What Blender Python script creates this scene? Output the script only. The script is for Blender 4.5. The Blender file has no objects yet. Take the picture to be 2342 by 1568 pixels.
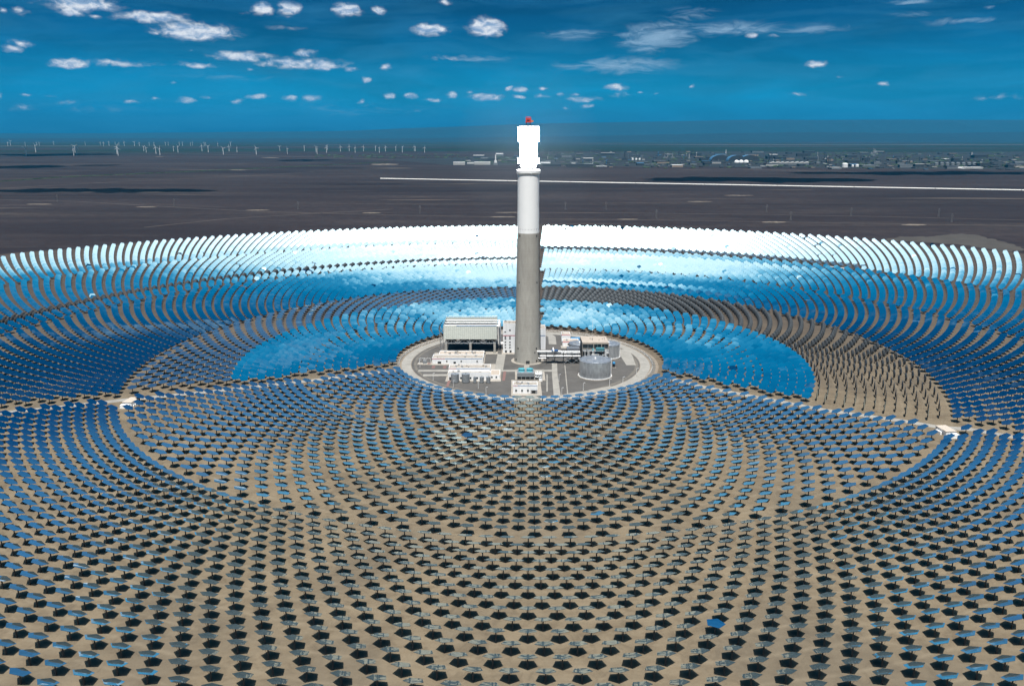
import bpy, math, random
import numpy as np
from mathutils import Vector, Matrix

# ------------------------------------------------------------------ camera, sky, sun, exposure
SC = bpy.context.scene
COL = SC.collection
R = math.radians
PI = math.pi
F_PX, CX_PX, CY_PX, HOR_PX = 1821.0, 1171.0, 784.0, 310.0      # lens in 2342-pixel picture units
CAM_H = 211.0
PITCH = math.atan((CY_PX - HOR_PX) / F_PX)
CP, SP = math.cos(PITCH), math.sin(PITCH)
cam = bpy.data.cameras.new("camera")
cam.sensor_fit = 'HORIZONTAL'
cam.sensor_width = 36.0
cam.lens = 36.0 * F_PX / 2342.0
cam.clip_start = 1.0
cam.clip_end = 150000.0
cam_o = bpy.data.objects.new("camera", cam)
COL.objects.link(cam_o)
cam_o.location = (0, 0, CAM_H)
cam_o.rotation_euler = (PI / 2 - PITCH, R(0.0), 0)
SC.camera = cam_o

SUN_EL, SUN_AZ = 68.0, -4.0         # elevation; azimuth measured from straight behind the camera, + to the right
SUN = Vector((math.cos(R(SUN_EL)) * math.sin(R(SUN_AZ)), -math.cos(R(SUN_EL)) * math.cos(R(SUN_AZ)), math.sin(R(SUN_EL))))
sl = bpy.data.lights.new("sun", 'SUN')
sl.energy = 5.0
sl.angle = R(0.53)
sl.color = (1.0, 0.955, 0.89)
so = bpy.data.objects.new("sun", sl)
COL.objects.link(so)
so.location = (0, -300, 900)
so.rotation_euler = SUN.to_track_quat('Z', 'Y').to_euler()

SC.view_settings.view_transform = 'Standard'
SC.view_settings.look = 'None'
SC.view_settings.exposure = 0.3
SC.view_settings.gamma = 1.0
SC.render.engine = 'CYCLES'
SC.cycles.use_denoising = True
SC.cycles.caustics_reflective = False
SC.cycles.caustics_refractive = False
SC.cycles.max_bounces = 6
SC.cycles.diffuse_bounces = 2
SC.cycles.glossy_bounces = 4
SC.cycles.volume_bounces = 0
SC.cycles.transparent_max_bounces = 8
SC.cycles.sample_clamp_indirect = 6.0


class NT:
    """small helper round a node tree"""
    def __init__(s, tree):
        s.t = tree
    def n(s, typ, **kw):
        nd = s.t.nodes.new(typ)
        for k, v in kw.items():
            setattr(nd, k, v)
        return nd
    def link(s, a, b):
        s.t.links.new(a, b)
    def inp(s, sock, v):
        if isinstance(v, bpy.types.NodeSocket):
            s.link(v, sock)
        elif v is not None:
            sock.default_value = v
    def math(s, op, a, b=None, c=None, clamp=False):
        nd = s.n('ShaderNodeMath', operation=op, use_clamp=clamp)
        for i, v in enumerate((a, b, c)):
            s.inp(nd.inputs[i], v)
        return nd.outputs[0]
    def vmath(s, op, a, b=None, c=None):
        nd = s.n('ShaderNodeVectorMath', operation=op)
        for i, v in enumerate((a, b, c)):
            s.inp(nd.inputs[i], v)
        return nd.outputs['Value'] if op in ('LENGTH', 'DOT_PRODUCT', 'DISTANCE') else nd.outputs[0]
    def rng(s, v, a, b, c=0.0, d=1.0, smooth=False):
        nd = s.n('ShaderNodeMapRange', interpolation_type='SMOOTHSTEP' if smooth else 'LINEAR')
        s.inp(nd.inputs[0], v)
        for i, x in zip((1, 2, 3, 4), (a, b, c, d)):
            s.inp(nd.inputs[i], x)
        return nd.outputs[0]
    def mix(s, f, a, b, blend='MIX'):
        nd = s.n('ShaderNodeMix', data_type='RGBA', blend_type=blend)
        s.inp(nd.inputs[0], f)
        s.inp(nd.inputs[6], a)
        s.inp(nd.inputs[7], b)
        return nd.outputs[2]
    def noise(s, vec, scale, detail=4.0, rough=0.55, dist=0.0):
        nd = s.n('ShaderNodeTexNoise')
        s.inp(nd.inputs['Vector'], vec)
        nd.inputs['Scale'].default_value = scale
        nd.inputs['Detail'].default_value = detail
        nd.inputs['Roughness'].default_value = rough
        nd.inputs['Distortion'].default_value = dist
        return nd.outputs['Fac']
    def ramp(s, f, stops, interp='LINEAR'):
        nd = s.n('ShaderNodeValToRGB')
        cr = nd.color_ramp
        cr.interpolation = interp
        while len(cr.elements) < len(stops):
            cr.elements.new(0.5)
        for e, (p, c) in zip(cr.elements, stops):
            e.position = p
            e.color = (*c, 1)
        s.inp(nd.inputs[0], f)
        return nd.outputs[0]
    def scale(s, vec, v):
        return s.vmath('MULTIPLY', vec, v)
    def sep(s, vec):
        nd = s.n('ShaderNodeSeparateXYZ')
        s.inp(nd.inputs[0], vec)
        return nd.outputs
    def comb(s, x, y, z):
        nd = s.n('ShaderNodeCombineXYZ')
        for i, v in enumerate((x, y, z)):
            s.inp(nd.inputs[i], v)
        return nd.outputs[0]


def ray(px, py):
    """direction of a point of the picture (2342-pixel units)"""
    x, y = (px - CX_PX) / F_PX, (py - CY_PX) / F_PX
    return x, CP - y * SP, -SP - y * CP


def W(px, py, h=0.0):
    """the place on the level h that the picture shows at that point"""
    x, y, z = ray(px, py)
    t = (CAM_H - h) / -z
    return x * t, y * t


# clouds of the sky: left half (x, y, width, height, thickness), in half picture units; then right half
CL = [(375, 20, 340, 60, .9), (330, 50, 130, 35, .8), (90, 50, 90, 40, .5), (10, 48, 40, 25, .6), (700, 80, 350, 45, .85), (440, 73, 60, 20, .5),
      (895, 145, 370, 70, 1.0), (700, 155, 60, 20, .5), (1200, 40, 100, 50, .9), (1320, 40, 110, 50, .9), (1120, 62, 60, 15, .4), (1585, 45, 140, 50, 1),
      (1730, 50, 80, 35, .75), (1320, 80, 100, 15, .3), (1320, 127, 240, 20, .25), (2040, 15, 80, 25, .6), (1970, 135, 170, 45, .95), (2225, 125, 170, 75, 1.1),
      (100, 200, 120, 30, .6), (60, 225, 90, 30, .65), (860, 232, 35, 15, .4), (310, 292, 170, 38, .95), (540, 287, 370, 30, .5), (900, 298, 190, 25, .6),
      (1110, 258, 280, 40, .8), (1370, 290, 420, 45, .75), (1480, 300, 130, 45, .95), (1400, 243, 110, 30, .7), (1145, 318, 70, 12, .6), (1605, 320, 80, 20, .7),
      (1765, 308, 60, 25, .7), (1680, 366, 60, 25, .8), (790, 380, 30, 15, .4), (2050, 265, 280, 25, .35), (115, 437, 60, 18, .6), (5, 437, 24, 20, .6),
      (240, 438, 80, 15, .35), (100, 495, 110, 28, .55), (315, 472, 110, 28, .4), (600, 465, 70, 20, .55), (720, 450, 50, 18, .6), (850, 460, 90, 26, .7),
      (1085, 462, 60, 24, .7), (940, 445, 60, 14, .5), (1180, 445, 110, 26, .8), (1330, 450, 80, 24, .75), (1425, 450, 80, 26, .8), (1650, 463, 35, 20, .6),
      (1780, 438, 60, 25, .8), (1880, 440, 65, 22, .8), (1990, 455, 110, 16, .8), (2065, 435, 45, 24, .8), (2220, 445, 190, 28, .9), (2150, 420, 40, 12, .5),
      (2330, 405, 40, 22, .8), (1910, 508, 40, 14, .4)]
CRT = [(35, 408, 80, 22, .8), (140, 404, 60, 16, .7), (25, 445, 80, 18, .8), (130, 440, 100, 18, .4), (225, 430, 50, 18, .65), (290, 433, 50, 16, .6),
       (335, 455, 150, 24, .75), (475, 400, 110, 28, .85), (490, 432, 110, 30, .45), (580, 420, 40, 10, .6), (345, 487, 70, 20, .65), (245, 493, 40, 16, .5),
       (655, 430, 30, 10, .5), (820, 398, 30, 18, .6), (1390, 293, 100, 30, .9), (1305, 430, 80, 16, .5), (1690, 383, 60, 18, .6), (1500, 350, 35, 14, .35),
       (2150, 450, 80, 26, .45), (2230, 440, 90, 22, .45), (2320, 440, 60, 24, .35), (1100, 165, 60, 20, .6), (1200, 165, 60, 14, .5)]
VEIL = [(660, 170, 360, 110, .62), (1000, 130, 450, 60, .42), (480, 300, 560, 60, .5), (270, 160, 330, 40, .34), (1380, 130, 360, 40, .3), (830, 60, 260, 50, .3), (1820, 8, 180, 20, .4),
        (1830, 65, 220, 30, .3), (2050, 97, 300, 24, .42), (2200, 28, 50, 16, .3), (-150, 270, 300, 30, .3), (-1300, 350, 700, 40, .16), (-700, 500, 900, 60, .16), (-1900, 500, 500, 40, .16)]


def build_world():
    w = bpy.data.worlds.new("World")
    SC.world = w
    w.use_nodes = True
    t = w.node_tree
    t.nodes.clear()
    N = NT(t)
    out = N.n('ShaderNodeOutputWorld')
    sky = N.n('ShaderNodeTexSky', sky_type='NISHITA', sun_disc=False)
    sky.sun_elevation = R(SUN_EL)
    sky.sun_rotation = R(180.0 - SUN_AZ)
    sky.altitude = 400
    d = N.n('ShaderNodeTexCoord').outputs['Generated']
    # deep polarised blue: the clear sky's own brightness, steepened per channel
    rgb = N.n('ShaderNodeSeparateColor')
    N.link(sky.outputs[0], rgb.inputs[0])
    g = N.math('MULTIPLY', rgb.outputs[1], 0.2)
    cc = N.n('ShaderNodeCombineColor')
    N.link(N.math('MULTIPLY', N.math('POWER', g, 2.4), 0.0022), cc.inputs[0])
    N.link(N.math('MULTIPLY', N.math('POWER', g, 4.0), 0.122), cc.inputs[1])
    N.link(N.math('MULTIPLY', N.math('POWER', g, 2.6), 0.270), cc.inputs[2])
    # bright air round the sun
    sd = N.math('MULTIPLY', N.math('ARCCOSINE', N.vmath('DOT_PRODUCT', N.vmath('NORMALIZE', d), tuple(SUN))), 1.0 / PI)
    D = 1.0 / 180.0
    aur = N.ramp(sd, [(0, (6, 6, 6)), (7 * D, (2.6, 2.7, 2.7)), (12 * D, (1.25, 1.32, 1.34)), (17 * D, (.76, .93, .98)), (21 * D, (.66, .86, .93)), (24 * D, (.42, .69, .81)), (26 * D, (.17, .47, .65)), (29 * D, (.02, .225, .405)),
                      (33 * D, (.0, .16, .33)), (40 * D, (.0, .105, .245)), (51 * D, (0, .054, .15)), (66 * D, (0, .034, .105)), (80 * D, (.0, .045, .14)), (91 * D, (.003, .10, .24)), (98 * D, (.002, .085, .20)), (104 * D, (0, .012, .035)), (125 * D, (0, 0, 0))])
    clear = N.mix(1.0, cc.outputs[0], aur, 'ADD')
    # the lower sky behind and beside the camera is darkened to deepen the ground shadows
    dz = N.sep(d)
    cosaz = N.math('DIVIDE', dz[1], N.math('MAXIMUM', N.vmath('LENGTH', N.comb(dz[0], dz[1], 0.0)), .001))
    deep = N.math('MULTIPLY', N.rng(dz[2], .50, .80, 1, 0, True), N.rng(cosaz, .35, .80, 1, 0, True))
    clear = N.mix(N.math('MULTIPLY', deep, .94), clear, (0, .006, .025, 1))
    # the hazy scattered clouds overhead that the mirrors catch
    st = N.scale(d, (1, 1, 2.0))
    wis = N.rng(N.noise(st, 7.0, 5.0, 0.6, 0.4), 0.52, 0.78, 0, 1, True)
    zz = N.sep(d)[2]
    wis = N.math('MULTIPLY', wis, N.rng(zz, 0.62, 0.9, 0, 0.30))
    clear = N.mix(wis, clear, (.42, .60, .72, 1))
    bgA = N.n('ShaderNodeBackground')
    N.link(clear, bgA.inputs[0])
    # low sky ahead with its clouds
    x, y, z = N.sep(d)
    az = N.math('MULTIPLY', N.math('ARCTAN2', x, y), 180 / PI)
    el = N.math('MULTIPLY', N.math('ARCSINE', z), 180 / PI)
    P = N.comb(az, el, 0.0)
    nz = N.n('ShaderNodeTexNoise')
    N.link(N.scale(P, (0.9, 1.6, 1)), nz.inputs['Vector'])
    nz.inputs['Scale'].default_value = 1.0
    nz.inputs['Detail'].default_value = 4
    wob = N.vmath('MULTIPLY', N.vmath('SUBTRACT', nz.outputs['Color'], (.5, .5, .5)), (1.0, 0.34, 0))
    PW = N.vmath('ADD', P, wob)

    def blobs(lst, p):
        acc = None
        for (bx, by, bw, bh, k) in lst:
            a = ray(bx, by)
            A0, E0 = math.degrees(math.atan2(a[0], a[1])), math.degrees(math.asin(a[2] / math.sqrt(sum(c * c for c in a))))
            dpp = 57.3 / (F_PX * math.sqrt(1 + ((bx - CX_PX) / F_PX) ** 2 + ((by - CY_PX) / F_PX) ** 2))
            sx, sy = 1 / (bw * 0.66 * dpp), 1 / (bh * 0.80 * dpp)
            q = N.vmath('MULTIPLY_ADD', p, (sx, sy, 0), (-A0 * sx, -E0 * sy, 0))
            m = N.math('MULTIPLY_ADD', N.vmath('LENGTH', q), -k, k)
            acc = m if acc is None else N.math('MAXIMUM', acc, m)
        return acc
    cum = [(a / 2, b / 2, w_ / 2, h / 2, k) for a, b, w_, h, k in CL] + [(1171 + a / 2, b / 2, w_ / 2, h / 2, k) for a, b, w_, h, k in CRT]
    vei = [(1171 + a / 2, b / 2, w_ / 2, h / 2, k) for a, b, w_, h, k in VEIL]
    n1 = N.noise(N.scale(PW, (1.3, 2.3, 1)), 1.0, 5.0, 0.54, 0.2)
    n1b = N.noise(N.scale(N.vmath('ADD', PW, (0.06, 0.24, 0)), (1.3, 2.3, 1)), 1.0, 3.0, 0.5, 0.2)
    m = blobs(cum, PW)
    dens = N.rng(N.math('MULTIPLY_ADD', N.math('SUBTRACT', n1, 0.5), 1.15, m), 0.04, 0.66, 0, 1, True)
    dens = N.math('MULTIPLY', dens, N.rng(m, 0.02, 0.5, 0, 1))
    lit = N.rng(N.math('SUBTRACT', n1, n1b), -0.16, 0.16, 0, 1)
    ccol = N.mix(lit, (.25, .36, .54, 1), (.74, .76, .80, 1))
    # cloud colour goes blue towards the horizon, as the sky does
    ccol = N.mix(N.rng(el, 0.3, 3.8, 0.55, 0.0), ccol, (.05, .26, .46, 1))
    v1 = N.noise(N.scale(PW, (0.35, 1.5, 1)), 1.0, 6.0, 0.65, 1.2)
    mv = blobs(vei, PW)
    vd = N.math('MULTIPLY', N.rng(N.math('MULTIPLY_ADD', N.math('SUBTRACT', v1, 0.5), 1.3, mv), 0.0, 0.62, 0, 0.85, True), N.rng(mv, 0.0, 0.2, 0, 1))
    thin = N.math('MULTIPLY', N.rng(N.noise(N.scale(PW, (0.10, 0.75, 1)), 1.0, 6.0, 0.6, 1.0), 0.44, 0.75, 0, 0.30), 1.0)
    patch = N.rng(N.noise(N.scale(PW, (.07, .30, 1)), 1.0, 4.0, .55, .8), .38, .64, .72, 1.02)
    patch = N.math('MULTIPLY', patch, N.math('ADD', N.rng(el, .5, 8.0, 1.12, .78, True), N.rng(el, 8.5, 16.0, 0, .30, True)))
    clear = N.mix(1.0, clear, N.comb(patch, N.math('MULTIPLY', patch, .93), patch), 'MULTIPLY')
    low = N.mix(thin, clear, (.05, .24, .42, 1))
    low = N.mix(vd, low, (.26, .40, .55, 1))
    low = N.mix(N.math('MULTIPLY', dens, 0.92), low, ccol)
    bgB = N.n('ShaderNodeBackground')
    N.link(low, bgB.inputs[0])
    ms = N.n('ShaderNodeMixShader')
    ahead = N.math('MULTIPLY', N.math('LESS_THAN', el, 12.0), N.math('GREATER_THAN', y, 0.5))
    N.link(ahead, ms.inputs[0])
    N.link(bgA.outputs[0], ms.inputs[1])
    N.link(bgB.outputs[0], ms.inputs[2])
    N.link(ms.outputs[0], out.inputs[0])


build_world()

# ------------------------------------------------------------------ materials
def material(name):
    m = bpy.data.materials.new(name)
    m.use_nodes = True
    m.node_tree.nodes.clear()
    N = NT(m.node_tree)
    o = N.n('ShaderNodeOutputMaterial')
    return m, N, o


def principled(N, o, col, rough=0.7, metal=0.0, spec=0.4, bump=None, bump_d=0.1):
    b = N.n('ShaderNodeBsdfPrincipled')
    N.inp(b.inputs['Base Color'], col)
    N.inp(b.inputs['Roughness'], rough)
    b.inputs['Metallic'].default_value = metal
    b.inputs['Specular IOR Level'].default_value = spec
    if bump is not None:
        bp = N.n('ShaderNodeBump')
        bp.inputs['Distance'].default_value = bump_d
        bp.inputs['Strength'].default_value = 0.6
        N.link(bump, bp.inputs['Height'])
        N.link(bp.outputs[0], b.inputs['Normal'])
    N.link(b.outputs[0], o.inputs[0])
    return b


MATS = {}
def flat(name, c, rough=0.65, metal=0.0, var=0.12, scale=0.35, spec=0.4, streak=None, clad=None):
    """plain surface with weathering: broad blotches, optional vertical streaks and cladding seams"""
    if name in MATS:
        return MATS[name]
    m, N, o = material(name)
    p = N.n('ShaderNodeTexCoord').outputs['Object']
    n = N.noise(p, scale, 5.0, 0.6)
    col = N.mix(N.rng(n, 0.3, 0.7), tuple(max(0, x * (1 - var)) for x in c) + (1,), tuple(min(1, x * (1 + var)) for x in c) + (1,))
    if streak:
        s = N.noise(N.scale(p, (1.0, 1.0, 0.05)), streak, 3.0, 0.6)
        col = N.mix(N.rng(s, 0.45, 0.75, 0, 0.35), col, tuple(x * 0.62 for x in c) + (1,))
    if clad:
        xyz = N.sep(p)
        k = N.math('FRACT', N.math('MULTIPLY', N.math('ADD', xyz[0], N.math('MULTIPLY', xyz[1], 1.0)), clad))
        col = N.mix(N.math('LESS_THAN', k, 0.1), col, tuple(x * 0.72 for x in c) + (1,))
    principled(N, o, col, rough, metal, spec)
    MATS[name] = m
    return m


M_white = flat('white_wall', (.86, .86, .87), 0.6, var=.03, streak=.5)
M_whitec = flat('white_cladding', (.84, .85, .87), 0.5, var=.03, streak=.4, clad=.9)
M_roof = flat('roof_screed', (.34, .30, .26), 0.85, var=.15, scale=.25)
M_beige = flat('beige_roof', (.41, .345, .29), 0.85, var=.08, scale=.2)
M_grey = flat('grey_cladding', (.60, .63, .58), 0.55, var=.03, clad=.5)
M_conc = flat('concrete', (.36, .345, .315), 0.85, var=.15, scale=.3, streak=.6)
M_pave = flat('pale_paving', (.33, .295, .255), 0.9, var=.14, scale=.15)
M_steel = flat('galvanised_steel', (.42, .44, .46), 0.45, .6, var=.2)
M_dark = flat('dark_steel', (.05, .055, .06), 0.6, .3, var=.3)
M_black = flat('dark_opening', (.012, .015, .02), 0.5, var=.2)
M_glass = flat('window_glass', (.03, .045, .055), 0.12, var=.2, spec=.6)
M_red = flat('red_paint', (.55, .055, .05), 0.5, var=.2)
M_redband = flat('red_trim', (.42, .10, .13), 0.6, var=.1)
M_blueband = flat('blue_trim', (.07, .18, .36), 0.6, var=.1)
M_blue = flat('blue_paint', (.05, .23, .45), 0.45, var=.15)
M_cyan = flat('cyan_paint', (.10, .42, .50), 0.45, var=.15)
M_lag = flat('white_lagging', (.86, .86, .86), 0.45, var=.05)
M_brick = flat('red_brick_paving', (.19, .105, .095), 0.9, var=.2, scale=.6)
M_tree = flat('dark_foliage', (.035, .06, .03), 0.95, var=.4, scale=.05)
M_turb = flat('turbine_white', (.85, .86, .87), 0.45, var=.03)
M_pylon = flat('pylon_steel', (.16, .16, .17), 0.6, .3, var=.2)


def tank_mat():
    m, N, o = material('aluminium_lagging')
    p = N.n('ShaderNodeTexCoord').outputs['Object']
    xyz = N.sep(p)
    a = N.math('ARCTAN2', xyz[1], xyz[0])
    seams = N.math('LESS_THAN', N.math('FRACT', N.math('MULTIPLY', a, 9.0)), 0.06)
    hseam = N.math('LESS_THAN', N.math('FRACT', N.math('MULTIPLY', xyz[2], 0.45)), 0.05)
    n = N.noise(N.scale(p, (1, 1, .35)), 0.35, 5, .6, .6)
    col = N.mix(N.rng(n, .3, .7), (.36, .38, .41, 1), (.62, .64, .66, 1))
    col = N.mix(N.math('MULTIPLY', N.math('MAXIMUM', seams, hseam), .3), col, (.25, .27, .3, 1))
    principled(N, o, col, N.rng(n, .3, .7, .38, .55), .75, .5)
    return m


M_tank = tank_mat()


def tower_mat():
    m, N, o = material('slipform_concrete')
    p = N.n('ShaderNodeTexCoord').outputs['Object']
    xyz = N.sep(p)
    lift = N.math('FLOOR', N.math('MULTIPLY', xyz[2], 0.42))
    wn = N.n('ShaderNodeTexWhiteNoise', noise_dimensions='1D')
    N.link(lift, wn.inputs['W'])
    n = N.noise(N.scale(p, (1, 1, .25)), .25, 6, .65, .5)
    col = N.mix(N.rng(n, .3, .72), (.33, .312, .28, 1), (.45, .43, .39, 1))
    col = N.mix(N.rng(wn.outputs[0], 0, 1, 0, .16), col, (.30, .285, .255, 1))
    joint = N.math('LESS_THAN', N.math('FRACT', N.math('MULTIPLY', xyz[2], 0.42)), 0.09)
    col = N.mix(N.math('MULTIPLY', joint, .25), col, (.25, .24, .22, 1))
    st = N.noise(N.scale(p, (1, 1, .015)), .9, 3, .6)
    col = N.mix(N.rng(st, .52, .78, 0, .4), col, (.27, .255, .235, 1))
    principled(N, o, col, .88, 0, .3)
    return m


M_tower = tower_mat()


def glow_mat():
    m, N, o = material('concentrated_sun_glow')
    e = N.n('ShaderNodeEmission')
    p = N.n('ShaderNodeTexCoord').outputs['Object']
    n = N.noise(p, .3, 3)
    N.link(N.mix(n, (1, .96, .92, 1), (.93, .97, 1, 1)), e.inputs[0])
    e.inputs[1].default_value = 60.0  # concentrated sunlight on the receiver and shields, put in as emission
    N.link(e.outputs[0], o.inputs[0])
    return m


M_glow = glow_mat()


def mirror_mat():
    m, N, o = material('heliostat_mirror')
    gl = N.n('ShaderNodeBsdfGlossy')
    gl.inputs['Color'].default_value = (.80, .91, .92, 1)
    gl.inputs['Roughness'].default_value = 0.012
    df = N.n('ShaderNodeBsdfDiffuse')
    df.inputs['Color'].default_value = (.26, .39, .45, 1)
    lw = N.n('ShaderNodeLayerWeight')
    lw.inputs[0].default_value = 0.5
    dust = N.rng(lw.outputs['Facing'], 0.5, 0.95, 0.002, 0.30)      # dust shows at a grazing look
    mx = N.n('ShaderNodeMixShader')
    N.link(dust, mx.inputs[0])
    N.link(gl.outputs[0], mx.inputs[1])
    N.link(df.outputs[0], mx.inputs[2])
    N.link(mx.outputs[0], o.inputs[0])
    return m


M_mirror = mirror_mat()
M_back = flat('mirror_back_steel', (.085, .095, .105), 0.6, .2, var=.2)
M_post = flat('heliostat_post_steel', (.055, .06, .07), 0.55, .4, var=.2)

FX, FY = 17.0, 746.0                # centre of the mirror field
TX, TY = 15.0, 742.0                # tower


def ground_mat():
    m, N, o = material('desert_ground')
    p = N.n('ShaderNodeTexCoord').outputs['Object']
    xyz = N.sep(p)
    dx = N.math('SUBTRACT', xyz[0], FX)
    dy = N.math('SUBTRACT', xyz[1], FY)
    rad = N.vmath('LENGTH', N.comb(dx, dy, 0.0))
    edge = N.math('MULTIPLY_ADD', N.math('SUBTRACT', N.noise(p, .004, 5, .6), .5), 160.0, rad)
    infield = N.rng(edge, 1150, 1185, 1, 0, True)
    # worked sand between the mirrors: paler and yellower in the south, shade and haze put into the north's brown
    s1 = N.noise(p, .035, 6, .62)
    s2 = N.noise(N.scale(p, (.35, 1, 1)), .22, 5, .6)
    s3 = N.noise(p, 1.4, 3, .6)
    sand = N.mix(N.rng(s1, .3, .7), (.134, .104, .070, 1), (.204, .160, .108, 1))
    sand = N.mix(N.rng(s2, .35, .75, 0, .55), sand, (.245, .198, .138, 1))
    s4 = N.noise(p, .09, 5, .7, .6)
    sand = N.mix(N.rng(s4, .50, .68, 0, .75), sand, (.112, .087, .060, 1))
    s5 = N.noise(p, .011, 5, .6, .8)
    sand = N.mix(N.rng(s5, .50, .62, 0, .45), sand, (.112, .094, .072, 1))
    scrub = N.math('MULTIPLY', N.rng(N.noise(p, .9, 2, .5), .70, .76), N.rng(N.noise(p, .05, 3), .45, .6))
    sand = N.mix(N.math('MULTIPLY', scrub, .8), sand, (.04, .036, .022, 1))
    sand = N.mix(N.rng(s3, .55, .75, 0, .35), sand, (.115, .085, .056, 1))
    trk = N.math('FRACT', N.math('MULTIPLY', N.math('ADD', rad, N.math('MULTIPLY', N.noise(p, .02, 2), 6.0)), 1 / 17.0))
    sand = N.mix(N.math('MULTIPLY', N.rng(N.math('ABSOLUTE', N.math('SUBTRACT', trk, .5)), 0.0, .10, .55, 0), N.rng(s1, .35, .6)), sand, (.24, .195, .138, 1))
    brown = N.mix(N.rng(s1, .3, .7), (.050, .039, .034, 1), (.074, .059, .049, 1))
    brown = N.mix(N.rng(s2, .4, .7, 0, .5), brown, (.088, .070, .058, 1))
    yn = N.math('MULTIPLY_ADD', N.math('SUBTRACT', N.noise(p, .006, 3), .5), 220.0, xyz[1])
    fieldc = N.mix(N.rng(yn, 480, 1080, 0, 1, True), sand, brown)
    # dark gravel plain with pale washes running across
    g1 = N.noise(N.scale(p, (.25, 1, 1)), .0016, 7, .62, .6)
    g2 = N.noise(N.scale(p, (.12, 1, 1)), .006, 6, .65, .8)
    g3 = N.noise(p, .03, 5, .65)
    grav = N.mix(N.rng(g1, .32, .7), (.013, .010, .013, 1), (.050, .039, .040, 1))
    grav = N.mix(N.rng(g2, .50, .70, 0, .5), grav, (.085, .068, .06, 1))
    grav = N.mix(N.rng(g3, .35, .65, 0, .6), grav, (.016, .013, .016, 1))
    w1 = N.noise(N.scale(p, (.16, 1.2, 1)), .0035, 5, .6, 1.2)
    grav = N.mix(N.rng(w1, .61, .71, 0, .55), grav, (.16, .128, .10, 1))
    # oasis farmland far out
    v1 = N.noise(N.scale(p, (.22, 1, 1)), .00055, 6, .6, .5)
    far = N.rng(xyz[1], 8500, 12000, 0, 1, True)
    veg = N.math('MULTIPLY', N.rng(v1, .42, .5, 0, 1), far)
    grav = N.mix(veg, grav, (.012, .022, .014, 1))
    pale = N.math('MULTIPLY', N.rng(N.noise(N.scale(p, (.1, 1, 1)), .0004, 4, .6), .58, .66, 0, .7), N.rng(xyz[1], 12000, 18000, 0, 1))
    grav = N.mix(pale, grav, (.15, .12, .105, 1))
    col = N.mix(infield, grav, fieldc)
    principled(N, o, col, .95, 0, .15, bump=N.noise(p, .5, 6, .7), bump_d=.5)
    return m


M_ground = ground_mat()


def road_mat(name, c, var=.15, sc=.12):
    return flat(name, c, .9, var=var, scale=sc)


M_road = road_mat('concrete_road', (.28, .262, .235))
M_yard = flat('dark_gravel_yard', (.092, .085, .079), .92, var=.22, scale=.06)
M_verge = flat('verge_sand', (.21, .17, .13), .95, var=.2, scale=.1)
M_bank = flat('grey_bank', (.14, .126, .108), .95, var=.25, scale=.2)

# ------------------------------------------------------------------ mesh helpers
class MB:
    """collects simple solids and links them as ONE mesh object"""
    def __init__(s):
        s.v, s.f = [], []
    def add(s, vs, fs):
        k = len(s.v)
        s.v += [tuple(v) for v in vs]
        s.f += [tuple(i + k for i in f) for f in fs]
        return s
    def box(s, x0, x1, y0, y1, z0, z1):
        return s.add([(x0, y0, z0), (x1, y0, z0), (x1, y1, z0), (x0, y1, z0), (x0, y0, z1), (x1, y0, z1), (x1, y1, z1), (x0, y1, z1)],
                     [(0, 3, 2, 1), (4, 5, 6, 7), (0, 1, 5, 4), (1, 2, 6, 5), (2, 3, 7, 6), (3, 0, 4, 7)])
    def lathe(s, prof, n=48, cx=0.0, cy=0.0, cap=True):
        """prof: list of (radius, z) from the bottom up"""
        vs, fs = [], []
        for r, z in prof:
            for i in range(n):
                a = 2 * PI * i / n
                vs.append((cx + r * math.cos(a), cy + r * math.sin(a), z))
        for k in range(len(prof) - 1):
            for i in range(n):
                j = (i + 1) % n
                fs.append((k * n + i, k * n + j, (k + 1) * n + j, (k + 1) * n + i))
        if cap:
            fs.append(tuple(range(n - 1, -1, -1)))
            fs.append(tuple((len(prof) - 1) * n + i for i in range(n)))
        return s.add(vs, fs)
    def bar(s, a, b, r, n=6):
        a, b = Vector(a), Vector(b)
        d = (b - a).normalized()
        u = d.orthogonal().normalized()
        w = d.cross(u)
        vs = []
        for p in (a, b):
            for i in range(n):
                t = 2 * PI * (i + .5) / n
                vs.append(p + r * (math.cos(t) * u + math.sin(t) * w))
        fs = [(i, (i + 1) % n, n + (i + 1) % n, n + i) for i in range(n)]
        fs += [tuple(range(n - 1, -1, -1)), tuple(range(n, 2 * n))]
        return s.add(vs, fs)
    def build(s, name, mat, parent=None, smooth=False):
        me = bpy.data.meshes.new(name)
        me.from_pydata(s.v, [], s.f)
        me.materials.append(mat)
        if smooth:
            me.polygons.foreach_set('use_smooth', [True] * len(me.polygons))
        me.update()
        o = bpy.data.objects.new(name, me)
        COL.objects.link(o)
        if parent is not None:
            o.parent = parent
        return o


def tag(o, label=None, cat=None, group=None, kind=None):
    for k, v in (('label', label), ('category', cat), ('group', group), ('kind', kind)):
        if v:
            o[k] = v
    return o


def empty(name, loc, label, cat, group=None, rz=0.0):
    o = bpy.data.objects.new(name, None)
    COL.objects.link(o)
    o.location = loc
    o.rotation_euler = (0, 0, rz)
    return tag(o, label, cat, group)


def copy_tree(o, parent=None):
    c = o.copy()
    COL.objects.link(c)
    if parent is not None:
        c.parent = parent
    for ch in list(o.children):
        copy_tree(ch, c)
    return c


def struct(name, mb, mat):
    o = mb.build(name, mat)
    o['kind'] = 'structure'
    return o


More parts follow.
